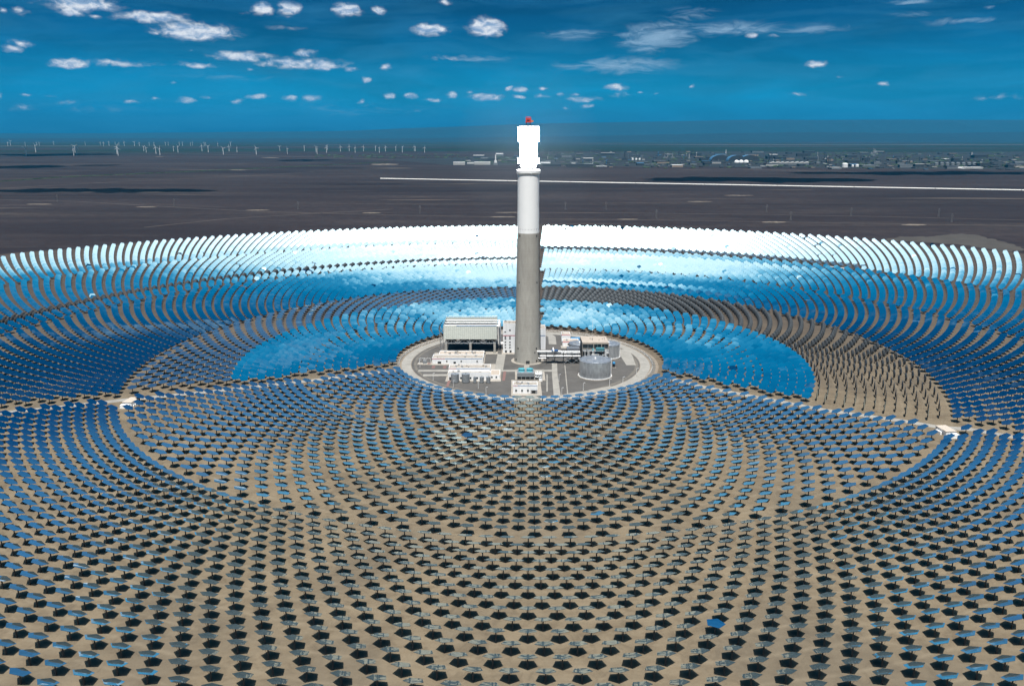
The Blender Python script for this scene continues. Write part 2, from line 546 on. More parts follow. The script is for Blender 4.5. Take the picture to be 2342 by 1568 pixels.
def strip(mb, pts, width, z):
    """flat ribbon along a polyline on the ground"""
    P = [Vector((p[0], p[1], 0)) for p in pts]
    vs = []
    for i, p in enumerate(P):
        d = (P[min(i + 1, len(P) - 1)] - P[max(i - 1, 0)]).normalized()
        n = Vector((-d.y, d.x, 0))
        w = width[i] if isinstance(width, (list, tuple)) else width
        vs += [p + n * w / 2 + Vector((0, 0, z)), p - n * w / 2 + Vector((0, 0, z))]
    mb.add(vs, [(2 * i + 1, 2 * i + 3, 2 * i + 2, 2 * i) for i in range(len(P) - 1)])
    return mb


def poly(mb, pts, z):
    return mb.add([(x, y, z) for x, y in pts], [tuple(range(len(pts)))])


def arc(cx, cy, r, a0, a1, n=24):
    """points of an arc; angles clockwise from straight ahead, in degrees"""
    return [(cx + r * math.sin(R(a0 + (a1 - a0) * i / n)), cy + r * math.cos(R(a0 + (a1 - a0) * i / n))) for i in range(n + 1)]


# ------------------------------------------------------------------ ground, far hills, air
g = MB()
xs = [-46000, -20000, -8000, -3000, -1500, 0, 1500, 3000, 8000, 20000, 46000]
ys = [-3500, -500, 0, 500, 1000, 1500, 2500, 5000, 10000, 20000, 40000, 62000]
g.add([(x, y, 0) for y in ys for x in xs], [(j * 11 + i, j * 11 + i + 1, (j + 1) * 11 + i + 1, (j + 1) * 11 + i) for j in range(11) for i in range(10)])
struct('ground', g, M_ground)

M_hill = flat('bare_hills', (.004, .011, .016), .95, var=.3, scale=.0006)
rng = random.Random(5)


def hills(ybase, top, amp, seed, fall, lowx):
    r = np.random.RandomState(seed)
    n = 90
    X = np.linspace(-45000, 45000, n)
    ph = r.rand(8) * 6.28
    hgt = sum(np.sin(X / (9000 / (k + 1)) + ph[k]) / (k + 1) for k in range(8)) * amp
    side = 1 / (1 + np.exp(-(X - lowx) / 4500))
    hgt = np.maximum((top + hgt) * (0.30 + 0.70 * side), 20)
    mb = MB()
    vs, fs = [], []
    for j, (dy, k) in enumerate(((-fall, 0.0), (-fall * .55, .35), (-fall * .2, .8), (0, 1.0), (fall * .25, .6), (fall * .3, 0.0))):
        for i in range(n):
            vs.append((X[i], ybase + dy + r.randn() * 150 * (0 < j < 5), hgt[i] * k * (1 + .08 * r.randn() * (0 < j < 3)) - .5))
    for j in range(5):
        for i in range(n - 1):
            fs.append((j * n + i, j * n + i + 1, (j + 1) * n + i + 1, (j + 1) * n + i))
    mb.add(vs, fs)
    return struct('hills', mb, M_hill)


hills(50000, 1150, 60, 3, 9000, -3000)
hills(34000, 330, 40, 8, 6000, 4000)


def haze():
    m, N, o = material('air')
    v = N.n('ShaderNodeVolumePrincipled')
    v.inputs['Color'].default_value = (.03, .42, .78, 1)
    v.inputs['Density'].default_value = 1.8e-5
    v.inputs['Anisotropy'].default_value = 0.0
    N.link(v.outputs[0], o.inputs['Volume'])
    h = MB().box(-45900, 45900, -3400, 61900, -1.0, 1500).build('haze', m)
    return tag(h, 'thin blue haze over the desert plain', 'haze', kind='stuff')


haze()

# ------------------------------------------------------------------ the heliostat field
RAD = 4.4                            # pentagon, centre to corner
PIV = 5.3                            # height of the pivot
AIM = Vector((TX, TY, 196.0))
nrs = np.random.RandomState(11)


def dr(r):
    if r < 216:
        return 7.4
    return max(7.17, 6.4 + 11.4 * (r / 1000.0) ** 2)


# zones of rings: (sector, r0, r1, mirrors per full ring)
ZONES = [('S', 131.4, 214, 80), ('S', 221, 358, 120), ('S', 364.5, 640, 205), ('S', 650, 760, 307),
         ('NW', 131.9, 214, 80), ('NW', 221, 358, 120), ('NW', 366, 566, 205), ('NW', 580, 832, 307), ('NW', 846, 1136, 440),
         ('NE', 131.9, 214, 80), ('NE', 221, 358, 120), ('NE', 366, 516, 180), ('NE', 529, 737, 270), ('NE', 758, 1140, 390)]
W_ROAD = [(-128, -36), (-190, -66), (-272, -99), (-340, -123), (-376, -138), (-414, -152), (-560, -205), (-800, -290)]
E_ROAD = [(119, -57), (150, -88), (233, -148), (282, -172), (304, -186), (324, -190), (351, -209), (520, -318), (800, -490)]
W_AZ, E_AZ = -110.0, 121.5


def seg_dist(px, py, pts):
    best = 1e9
    for (ax, ay), (bx, by) in zip(pts, pts[1:]):
        t = max(0, min(1, ((px - ax) * (bx - ax) + (py - ay) * (by - ay)) / ((bx - ax) ** 2 + (by - ay) ** 2)))
        best = min(best, math.hypot(px - ax - t * (bx - ax), py - ay - t * (by - ay)))
    return best


HUTS = [(-331, -138), (302, -202)]


def wave(r, az, s):
    """slow drift of the setting from one group of mirrors to the next"""
    return .6 * math.sin(az * .11 + r * .013 + s) + .4 * math.sin(az * .31 - r * .021 + 2.1 * s) + .5 * math.sin(r * .06 + s * 3)


def unit(v):
    return v / v.length


def tilted(az_vec, tilt):
    """normal leaning by tilt degrees from straight up towards the horizontal direction az_vec"""
    a = unit(Vector((az_vec[0], az_vec[1], 0)))
    return Vector((a.x * math.sin(R(tilt)), a.y * math.sin(R(tilt)), math.cos(R(tilt))))


def flatter(n, deg):
    h = Vector((n.x, n.y, 0))
    t = math.degrees(math.acos(max(-1, min(1, n.z))))
    return tilted(h, t - deg) if h.length > 1e-4 else n


def state(sec, r, az, pos, rad):
    """where this mirror is turned: on the receiver, on standby, stowed flat or set upright"""
    n = unit(unit(AIM - pos) + SUN)
    inward = -rad
    if sec == 'S':
        if r < 216:
            return flatter(n, 4.2), 'aim'
        mid = max(0.0, min(1.0, (abs(az) - 145) / 33.0))
        return flatter(n, 0.8 + (2.6 * mid + 2.4 if r < 362 else -.2 * mid)), 'aim'
    if sec == 'NW':
        if r < 214:
            return tilted(Vector((0, -1, 0)) * 1.0 + inward * .45, 37.1 - 4.4 * (az / 100.0) ** 2 + .9 * wave(r, az, 1)), 'standby'
        if r < 278:
            return tilted(Vector((0, -1, 0)) * 1.0 + inward * .45, 36.3 - 4.4 * (az / 100.0) ** 2 + .9 * wave(r, az, 2)), 'standby'
        if r < 362:
            return tilted(Vector((0, -1, 0)), 4.0 + 4.0 * min(1, abs(az) / 60.0)), 'flat'
        if r < 580:
            return flatter(n, 4.0 + 1.0 * wave(r, az, 5)), 'aim'
        if r < 604:
            return flatter(n, 2.0), 'aim'
        if r < 627:
            return tilted(rad, 84), 'upright'
        if r < 838:
            return flatter(n, 2.4 + .8 * wave(r, az, 4)), 'aim'
        if r < 885:
            return flatter(n, 4.5), 'aim'
        return flatter(n, -2.0 * min(1.0, abs(az) / 45.0)), 'aim'
    if r < 258:
        return tilted(Vector((0, -1, 0)) * 1.0 + inward * .45, (37.1 if r < 216 else 36.4) - 4.4 * (az / 100.0) ** 2 + .9 * wave(r, az, 3)), 'standby'
    if r < 362:
        return tilted(rad, 87), 'upright'
    if r < 384:
        return flatter(n, 4.0), 'aim'
    if r < 404:
        return flatter(n, 8.5), 'aim'
    if r < 424:
        return flatter(n, 2.0), 'aim'
    if r < 520:
        return flatter(n, 5.0 + 1.0 * wave(r, az, 6)), 'aim'
    if r < 690:
        return flatter(n, 3.4 + 1.1 * wave(r, az, 7)), 'aim'
    if r < 748:
        return flatter(n, 7.0), 'aim'
    if r < 792 and az < 46:
        return tilted(inward, 1.0), 'flat'
    return flatter(n, -1.6 * min(1.0, abs(az) / 45.0)), 'aim'


HEL = []                              # (base, normal, apex, ring radius, azimuth, state)
for sec, r0, r1, n_ring in ZONES:
    r, k = float(r0), 0
    while r <= r1:
        for i in range(n_ring):
            az = (i + 0.5 * (k % 2) + 0.25) * 360.0 / n_ring
            if az > 180:
                az -= 360
            if sec == 'S':
                if E_AZ > az > W_AZ:
                    continue
            elif sec == 'NW':
                if not (W_AZ <= az < 2.4):
                    continue
            elif not (2.4 <= az <= E_AZ):
                continue
            rx, ry = r * math.sin(R(az)), r * math.cos(R(az))
            if r > 330 and sec == 'S' and FY + ry < 120:
                continue
            if seg_dist(rx, ry, W_ROAD) < 8.5 or seg_dist(rx, ry, E_ROAD) < 8.5:
                continue
            if abs(rx - 8 - ry * .035) < 5.0 and ry > 0:
                continue                      # the service road that runs north from the tower
            if any(abs(rx - hx) < 9 and abs(ry - hy) < 13 for hx, hy in HUTS):
                continue
            base = Vector((FX + rx, FY + ry, 0))
            rad = Vector((math.sin(R(az)), math.cos(R(az)), 0))
            nrm, st = state(sec, r, az, base + Vector((0, 0, PIV)), rad)
            u = nrs.rand()
            if u < .0035 and base.y > 560:
                nrm = unit(nrm + Vector(nrs.randn(3) * .22))
            elif u < .018:
                nrm = unit(nrm + Vector(nrs.randn(3) * .035))
            elif u < .020 and st == 'aim' and base.y > 560:
                nrm = tilted(-rad, 3)
            else:
                nrm = unit(nrm + Vector(nrs.randn(3) * (.009 if st in ('upright', 'flat') else .008 if st == 'standby' else .0065)))
            if nrm.z < 0:
                nrm.z = -nrm.z
            HEL.append((base, nrm, rad, r, az, st))
        r += dr(r)
        k += 1


for px, py, tl in ((2915 / 1.749, 2488 / 1.749, 5), (1861 / 1.749, 1731 / 1.749, -4)):
    q = min(range(len(HEL)), key=lambda i: (HEL[i][0] - Vector((*W(px, py, PIV), 0))).length)
    b_, n_, a_, r_, z_, s_ = HEL[q]
    HEL[q] = (b_, tilted(Vector((.25, 1, 0)), tl), a_, r_, z_, 'askew')


def frame_of(nrm, rad):
    """mirror axes: z the normal, y towards the apex of the pentagon (outwards and up)"""
    a = (rad if nrm.dot(rad) < .8 else -rad * .1) + Vector((0, 0, .35))
    y = unit(a - nrm * a.dot(nrm))
    x = y.cross(nrm)
    return Matrix((x, y, nrm)).transposed()


def pent(r, z, off=0.0):
    return [(r * math.cos(PI / 2 + 2 * PI * i / 5), r * math.sin(PI / 2 + 2 * PI * i / 5), z) for i in range(5)]


def mirror_template(jit=None):
    """panel (facets slightly canted), and the backing frame; both in mirror axes about the pivot"""
    o, i2 = pent(RAD, .42), pent(RAD * .5, .39)
    pv = o + i2
    if jit is not None:
        pv = [(x, y, z + j) for (x, y, z), j in zip(pv, jit)]
    pf = [(5, 6, 7, 8, 9)] + [(k, (k + 1) % 5, 5 + (k + 1) % 5, 5 + k) for k in range(5)]
    bv = pent(RAD * .995, .40) + pent(RAD * .98, .28)
    bf = [(k, (k + 1) % 5, 5 + (k + 1) % 5, 5 + k)[::-1] for k in range(5)] + [(9, 8, 7, 6, 5)]
    m = MB().add(bv, bf)
    m.box(-RAD * .80, RAD * .80, -.14, .14, .02, .279)
    m.box(-.12, .12, -RAD * .76, RAD * .84, .06, .278)
    return pv, pf, m.v, m.f


def post_template():
    m = MB()
    m.lathe([(.34, -.05), (.30, PIV - .55)], 6)
    m.box(-.28, .28, -.35, .35, PIV - .6, PIV + .1)
    return m.v, m.f


PV0, PF0, BV0, BF0 = mirror_template()
QV0, QF0 = post_template()


def visible(b, margin=0.0):
    """picture position (0..1, 0..1 from the top) of the mirror's middle, and its distance"""
    v = b + Vector((0, 0, PIV)) - Vector((0, 0, CAM_H))
    fw = v.y * CP - v.z * SP
    dn = -v.y * SP - v.z * CP
    if fw <= 1:
        return None
    return (CX_PX + F_PX * v.x / fw) / 2342.0, (CY_PX + F_PX * dn / fw) / 1568.0, fw


info = [visible(h[0]) for h in HEL]
infr = [i for i, q in enumerate(info) if q and -.004 < q[0] < 1.004 and q[1] < 1.004]
NEAR = sorted(infr, key=lambda i: HEL[i][0].x ** 2 * .8 + HEL[i][0].y ** 2)[:300]
near_set = set(NEAR)
# leave out what stands far outside the picture
REST = [i for i, q in enumerate(info) if q and i not in near_set and -.05 < q[0] < 1.05 and q[1] < 1.12]


def pile(name, idx):
    """all remaining heliostats in one mesh: there are thousands of them"""
    tv = np.array(PV0 + BV0 + QV0, dtype=np.float64)
    nP, nB = len(PV0), len(BV0)
    faces = [(f, 0) for f in PF0] + [(tuple(i + nP for i in f), 1) for f in BF0] + [(tuple(i + nP + nB for i in f), 2) for f in QF0]
    n, nv = len(idx), len(tv)
    V = np.empty((n, nv, 3))
    for q, i in enumerate(idx):
        b, nrm, rad, r, az, st = HEL[i]
        M = np.array(frame_of(nrm, rad))
        loc = tv.copy()
        loc[:nP, 2] += nrs.randn(nP) * (.003 if st == 'aim' and b.y < 620 else .009)
        loc[:nP + nB] = loc[:nP + nB] @ M.T + np.array([0, 0, PIV])
        ca, sa = math.cos(R(-az)), math.sin(R(-az))
        lp = loc[nP + nB:].copy()
        loc[nP + nB:, 0] = ca * lp[:, 0] - sa * lp[:, 1]
        loc[nP + nB:, 1] = sa * lp[:, 0] + ca * lp[:, 1]
        V[q] = loc + np.array(b)
    sizes = np.array([len(f) for f, _ in faces], dtype=np.int32)
    flatf = np.array([i for f, _ in faces for i in f], dtype=np.int32)
    mi = np.array([k for _, k in faces], dtype=np.int32)
    loops = (flatf[None, :] + (np.arange(n) * nv)[:, None]).astype(np.int32).ravel()
    tot = np.tile(sizes, n)
    start = np.concatenate(([0], np.cumsum(tot)[:-1])).astype(np.int32)
    me = bpy.data.meshes.new(name)
    me.vertices.add(n * nv)
    me.vertices.foreach_set('co', V.ravel())
    me.loops.add(len(loops))
    me.loops.foreach_set('vertex_index', loops)
    me.polygons.add(len(tot))
    me.polygons.foreach_set('loop_start', start)
    me.polygons.foreach_set('loop_total', tot)
    me.polygons.foreach_set('material_index', np.tile(mi, n))
    for m in (M_mirror, M_back, M_post):
        me.materials.append(m)
    me.update(calc_edges=True)
    me.validate()
    o = bpy.data.objects.new(name, me)
    COL.objects.link(o)
    return o


tag(pile('heliostat_field', REST), 'thousands of pentagonal sun mirrors in curved rings, blue, white and grey, around the tower', 'heliostat field', kind='stuff')
print('heliostats', len(HEL), 'rest', len(REST), 'near', len(NEAR))

# the 300 nearest are things of their own
variants = []
for q in range(6):
    pv, pf, bv, bf = mirror_template(nrs.randn(10) * .003)
    me = bpy.data.meshes.new('mirror_panel')
    me.from_pydata(pv, [], pf)
    me.materials.append(M_mirror)
    variants.append(me)
me_back = bpy.data.meshes.new('backing_frame')
me_back.from_pydata(BV0, [], BF0)
me_back.materials.append(M_back)
me_post = bpy.data.meshes.new('post')
me_post.from_pydata(QV0, [], QF0)
me_post.materials.append(M_post)
st_ = MB().bar((.25, -.2, 1.5), (1.05, -.9, PIV + .15), .05, 5).bar((-.25, -.2, 2.2), (-.9, -.75, PIV + .12), .07, 5)
me_drive = bpy.data.meshes.new('drive_strut')
me_drive.from_pydata(st_.v, [], st_.f)
me_drive.materials.append(M_post)

# arcs of the near field, counted up from the middle of the bottom edge; the rest lie in the bottom corners
arcs = {}
for i in infr:
    if HEL[i][3] > 300:
        arcs.setdefault(round(HEL[i][3], 1), []).append(i)
through = sorted([r for r, l in arcs.items() if any(abs(info[i][0] - .516) < .035 for i in l)], reverse=True)
outer = sorted([r for r in arcs if r not in through and r > (through[0] if through else 0)])
place = {}


def ordinal(n):
    return f"{n}{'th' if 10 <= n % 100 <= 20 else {1: 'st', 2: 'nd', 3: 'rd'}.get(n % 10, 'th')}"


for r, l in arcs.items():
    if r in through:
        for q, i in enumerate(sorted(l, key=lambda i: info[i][0])):
            place[i] = f"{ordinal(q + 1)} from left on the {ordinal(through.index(r) + 1)} full arc above the bottom edge"
    elif r in outer:
        for side, nm in ((0, 'left'), (1, 'right')):
            s = sorted([i for i in l if (info[i][0] > .516) == bool(side)], key=lambda i: info[i][1], reverse=True)
            for q, i in enumerate(s):
                place[i] = f"{ordinal(q + 1)} up on the {ordinal(outer.index(r) + 1)} broken arc of the bottom {nm} corner"
for q, i in enumerate(NEAR):
    b, nrm, rad, r, az, st = HEL[i]
    o = empty('heliostat', b, f"pentagonal sun mirror, {place.get(i, 'in the near field')}{', turned' if st == 'askew' else ''}", 'heliostat', 'heliostats standing nearest on the sand')
    M3 = frame_of(nrm, rad)
    M4 = Matrix.Translation((0, 0, PIV)) @ M3.to_4x4()
    for nm, me in (('mirror_panel', variants[q % 6]), ('backing_frame', me_back)):
        c = bpy.data.objects.new(nm, me)
        COL.objects.link(c)
        c.parent = o
        c.matrix_local = M4
    for nm, me in (('post', me_post), ('drive_strut', me_drive)):
        c = bpy.data.objects.new(nm, me)
        COL.objects.link(c)
        c.parent = o
        c.matrix_local = Matrix.Rotation(R(-az + 180), 4, 'Z')

# ------------------------------------------------------------------ the power plant in the middle
def K(x, y, h=0.0):
    """place of a point read off the enlarged view of the plant"""
    return W((1550 + x / 2.0365) / 1.749, (1200 + y / 2.0365) / 1.749, h)


def HT(Y, y):
    """height, at the distance Y, of a level read off the same view"""
    x, a, b = ray(1171, (1200 + y / 2.0365) / 1.749)
    return CAM_H + b * Y / a


PX, PY = 13.0, 742.0                 # centre of the yard
Z1, Z2, Z3 = .03, .06, .09
m = MB().lathe([(127, 0), (127, Z1 * .5)], 96, PX, PY)
struct('verge', m, M_verge)
m = MB().lathe([(109.5, 0), (109.5, Z1)], 96, PX, PY)
struct('yard', m, M_yard)
m = MB()
strip(m, arc(PX, PY, 114.5, -180, 180, 120), 9.0, Z2)
strip(m, W_ROAD and [(FX + x, FY + y) for x, y in W_ROAD], 7.5, Z2 - .01)
strip(m, [(FX + x, FY + y) for x, y in E_ROAD], 7.5, Z2 - .01)
strip(m, [K(250, 575), K(700, 575), K(1360, 575)], 6.0, Z3)
strip(m, [K(290, 612), K(500, 610)], 6.0, Z3)
strip(m, [K(1360, 505), K(1362, 600), K(1385, 800)], [5, 5, 6], Z3 + .01)
strip(m, [K(930, 440), K(905, 575)], 8.0, Z3 + .01)
strip(m, [K(1135, 530), K(1132, 575)], 5.0, Z3 + .01)
strip(m, [K(1400, 795), K(1500, 770), K(1650, 745), K(1830, 705)], [8, 9, 7, 5], Z3)
strip(m, [K(1250, 600), K(1300, 605), K(1300, 745), K(1230, 745)], 1.2, Z3)
strip(m, [K(1445, 530), K(1470, 790)], .9, Z3 + .02)
strip(m, [K(1300, 275), K(1340, 300), K(1345, 360)], [9, 8, 8], Z3)
strip(m, [K(1910, 400), K(1945, 450), K(1985, 530)], [12, 12, 9], Z3)
strip(m, [K(1190, 800), K(1192, 770)], 5, Z3)
struct('road', m, M_road)
m = MB()
for a, b, wd in (((957, 580), (945, 655), 2.4), ((505, 655), (485, 705), 2.4), ((378, 535), (372, 555), 3), ((470, 535), (462, 555), 3)):
    strip(m, [K(*a), K(*b)], wd, Z3 + .03)
struct('brick_path', m, M_brick)
m = MB()
for x0, x1, y0, y1 in ((350, 800, 428, 528), (470, 930, 520, 662), (1008, 1245, 650, 778), (425, 900, 402, 440), (930, 1040, 405, 440), (1415, 1570, 370, 392), (1040, 1275, 565, 655)):
    a, b = K(x0, y1), K(x1, y0)
    m.box(a[0], b[0], a[1], b[1], 0, Z3 - .012)
struct('pavement', m, M_pave)
m = MB()
strip(m, arc(PX, PY, 106.5, 60, 150, 40), 3.0, Z1 + .02)
strip(m, arc(PX, PY, 106.0, -160, -30, 50), 2.5, Z1 + .02)
strip(m, arc(PX, PY, 122.5, -175, 178, 100), 3.5, Z1 + .02)
struct('bank', m, M_bank)

# --- the tower
def tower():
    t = empty('solar_tower', (TX, TY, 0), 'tall round concrete tower with white upper shaft and dazzling white receiver on top', 'tower')
    t.location = (TX, TY, 0)
    MB().lathe([(15.8, 0), (15.8, .35)], 64).build('base_slab', M_pave, t)
    pr = [(12.8, .3), (12.45, 10), (11.9, 30), (11.35, 50), (10.85, 75), (10.5, 95), (10.2, 123.8)]
    MB().lathe(pr, 72, cap=False).build('shaft', M_tower, t, True)
    w = MB().lathe([(10.2, 123.8), (10.15, 126), (9.95, 150), (9.85, 177)], 72, cap=False).build('painted_shaft', flat('white_tower_paint', (.93, .93, .93), .55, var=.015), t, True)
    MB().lathe([(9.85, 176.6), (10.4, 177.4), (10.9, 178.2), (10.9, 180.6), (10.2, 181)], 64).build('flange', MATS['white_tower_paint'], t)
    MB().lathe([(5.8, 180.9), (5.8, 183.5)], 32).build('neck', M_dark, t)
    m = MB()
    for i in range(14):
        a = 2 * PI * i / 14
        m.bar((7.4 * math.cos(a), 7.4 * math.sin(a), 180.9), (7.0 * math.cos(a), 7.0 * math.sin(a), 183.6), .16, 4)
    m.build('support_frame', M_dark, t)
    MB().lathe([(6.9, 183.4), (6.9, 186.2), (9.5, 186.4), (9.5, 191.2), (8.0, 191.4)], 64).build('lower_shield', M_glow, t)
    r = MB()
    for i in range(18):
        a0, a1 = 2 * PI * i / 18, 2 * PI * (i + .94) / 18
        vs = [(7.6 * math.cos(a), 7.6 * math.sin(a), z) for z in (191.2, 205.6) for a in (a0, (a0 + a1) / 2, a1)]
        r.add(vs, [(0, 1, 4, 3), (1, 2, 5, 4)])
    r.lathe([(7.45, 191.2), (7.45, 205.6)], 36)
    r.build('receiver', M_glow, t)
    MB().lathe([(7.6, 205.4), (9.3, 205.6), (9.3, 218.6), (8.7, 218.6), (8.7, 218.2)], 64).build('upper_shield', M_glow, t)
    MB().lathe([(9.25, 218.62), (9.25, 218.85)], 64).build('roof_deck', M_dark, t)
    m = MB()
    for i in range(26):
        a = 2 * PI * i / 26
        m.bar((8.8 * math.cos(a), 8.8 * math.sin(a), 218.4), (8.8 * math.cos(a), 8.8 * math.sin(a), 219.6), .06, 4)
    for i in range(26):
        a, b = 2 * PI * i / 26, 2 * PI * (i + 1) / 26
        for z in (219.0, 219.6):
            m.bar((8.8 * math.cos(a), 8.8 * math.sin(a), z), (8.8 * math.cos(b), 8.8 * math.sin(b), z), .05, 4)
    m.build('railing', M_dark, t)

    def on(deg, z, rr, w_, h_, nm, mat):
        a = R(deg)
        d = Vector((math.sin(a), -math.cos(a), 0))
        u = Vector((math.cos(a), math.sin(a), 0))
        vs = []
        for k in (-.35, .12):
            for sx, sz in ((-1, -1), (1, -1), (1, 1), (-1, 1)):
                vs.append(d * (rr + k) + u * sx * w_ / 2 + Vector((0, 0, z + sz * h_ / 2)))
        MB().add(vs, [(4, 5, 6, 7), (0, 1, 5, 4), (1, 2, 6, 5), (2, 3, 7, 6), (3, 0, 4, 7)]).build(nm, mat, t)
    for dg in (-50, 50):
        on(dg, 121.5, 10.22, 1.3, 2.0, 'window', M_black)
        on(dg, 78, 10.8, 1.3, 1.5, 'window', M_black)
    on(-48, 14.5, 12.3, 1.3, 1.7, 'window', M_black)
    on(42, 14.8, 12.3, 1.3, 1.7, 'window', M_black)
    on(-60, 3.2, 12.7, 1.5, 1.7, 'window', M_black)
    on(42, 2.6, 12.7, 1.5, 1.7, 'window', M_black)
    on(33, 11.0, 12.4, .9, 1.6, 'window', M_black)
    on(0, 1.9, 12.75, 3.6, 3.2, 'door', M_dark)
    for i in range(9):
        on(-64 + 16 * i, 127.6, 10.14, .5, .55, 'vent', M_dark)
    m = MB()
    for s in (-1, 1):
        m.bar((10.4 + 2.4, s * .5 - 1, 0), (10.1, s * .5 - 1, 124), .18, 4)
    m.build('cable_riser', M_dark, t)
    c = empty('maintenance_crane', (TX - .3, TY - 1, 218.85), 'small red maintenance crane on the very top of the tower', 'crane')
    c.scale = (1.25, 1.25, 1.15)
    m = MB()
    for sx in (-1, 1):
        for sy in (-1, 1):
            m.bar((sx * 1.5, sy * 1.3, 0), (sx * 1.3, sy * 1.1, 3.0), .28, 4)
    m.bar((-1.5, -1.3, .3), (1.3, -1.1, 2.8), .14, 4)
    m.build('leg_frame', M_dark, c)
    MB().box(-2.3, 2.3, -1.7, 1.7, 2.9, 3.5).box(-1.9, 1.9, -1.3, 1.4, 3.5, 5.3).box(-1.6, 1.6, -1.1, 1.1, 5.3, 6.4).build('cabin', M_red, c)
    MB().box(-.9, .9, -1.34, -1.29, 4.0, 5.0).build('window', M_black, c)
    MB().bar((-1.9, 0, 5.4), (-1.6, 0, 7.2), .2, 4).bar((1.9, 0, 5.4), (1.6, 0, 7.2), .2, 4).bar((-1.7, 0, 7.1), (1.7, 0, 7.1), .2, 4).build('top_frame', M_red, c)
    MB().box(1.5, 3.6, -.4, .4, 3.4, 4.6).build('boom', flat('orange_paint', (.65, .22, .05), .5), c)


tower()


def block(name, label, cat, x0, x1, y0, y1, h, wall, roof, wins=(), bands=(), parapet=.7, group=None, clutter=0, dark_edge=True):
    """a flat-roofed block; wins: (fraction along front, height, width, height of window, material)"""
    t = empty(name, ((x0 + x1) / 2, (y0 + y1) / 2, 0), label, cat, group)
    hx, hy = (x1 - x0) / 2, (y1 - y0) / 2
    m = MB()
    for a, b, c, d in ((-hx, hx, -hy, -hy + .35), (-hx, hx, hy - .35, hy), (-hx, -hx + .35, -hy + .35, hy - .35), (hx - .35, hx, -hy + .35, hy - .35)):
        m.box(a, b, c, d, 0, h)
    m.build('wall', wall, t)
    r = MB().box(-hx + .34, hx - .34, -hy + .34, hy - .34, h - parapet - .4, h - parapet)
    ro = r.build('roof', roof, t)
    rr = random.Random(int(abs(x0 * 13 + y0 * 7)))
    for q in range(clutter):
        cx, cy = rr.uniform(-hx * .85, hx * .8), rr.uniform(-hy * .6, hy * .6)
        w_ = rr.uniform(.5, 1.2)
        MB().box(cx - w_, cx + w_, cy - w_ * .6, cy + w_ * .6, h - parapet, h - parapet + rr.uniform(.6, 1.6)).build('roof_unit', M_steel if q % 2 else M_roof, ro)
    if bands:
        for (f0, f1, z, th, mat) in bands:
            MB().box(-hx + 2 * hx * f0, -hx + 2 * hx * f1, -hy - .05, -hy + .02, z, z + th).build('trim_band', mat, t)
    for (f, z, w_, h_, mat) in wins:
        cx = -hx + 2 * hx * f
        o = MB().box(cx - w_ / 2, cx + w_ / 2, -hy - .03, -hy + .05, z, z + h_).build('door' if z < .2 else 'window', mat, t)
        if z >= .2:
            MB().box(cx - w_ / 2 - .12, cx + w_ / 2 + .12, -hy - .14, -hy - .032, z - .2, z).build('sill', M_pave, o)
    return t


def from_view(xl, xr, yb, yt, yback):
    x0, y0 = K(xl, yb)
    x1 = K(xr, yb)[0]
    h = HT(y0, yt)
    return x0, x1, y0, K(xl, yback, h)[1], h


m, N, o_ = material('lit_dust')
v = N.n('ShaderNodeVolumePrincipled')
v.inputs['Color'].default_value = (.80, .92, 1, 1)
v.inputs['Density'].default_value = 1.0e-4
N.link(v.outputs[0], o_.inputs['Volume'])
mb = MB().lathe([(.5, 118), (28, 124), (50, 146), (62, 172), (66, 198), (62, 224), (50, 248), (28, 268), (.5, 276)], 32, TX, TY)
tag(mb.build('dust_haze', m), 'faint dusty air lit by the dazzling receiver round the tower top', 'haze', kind='stuff')

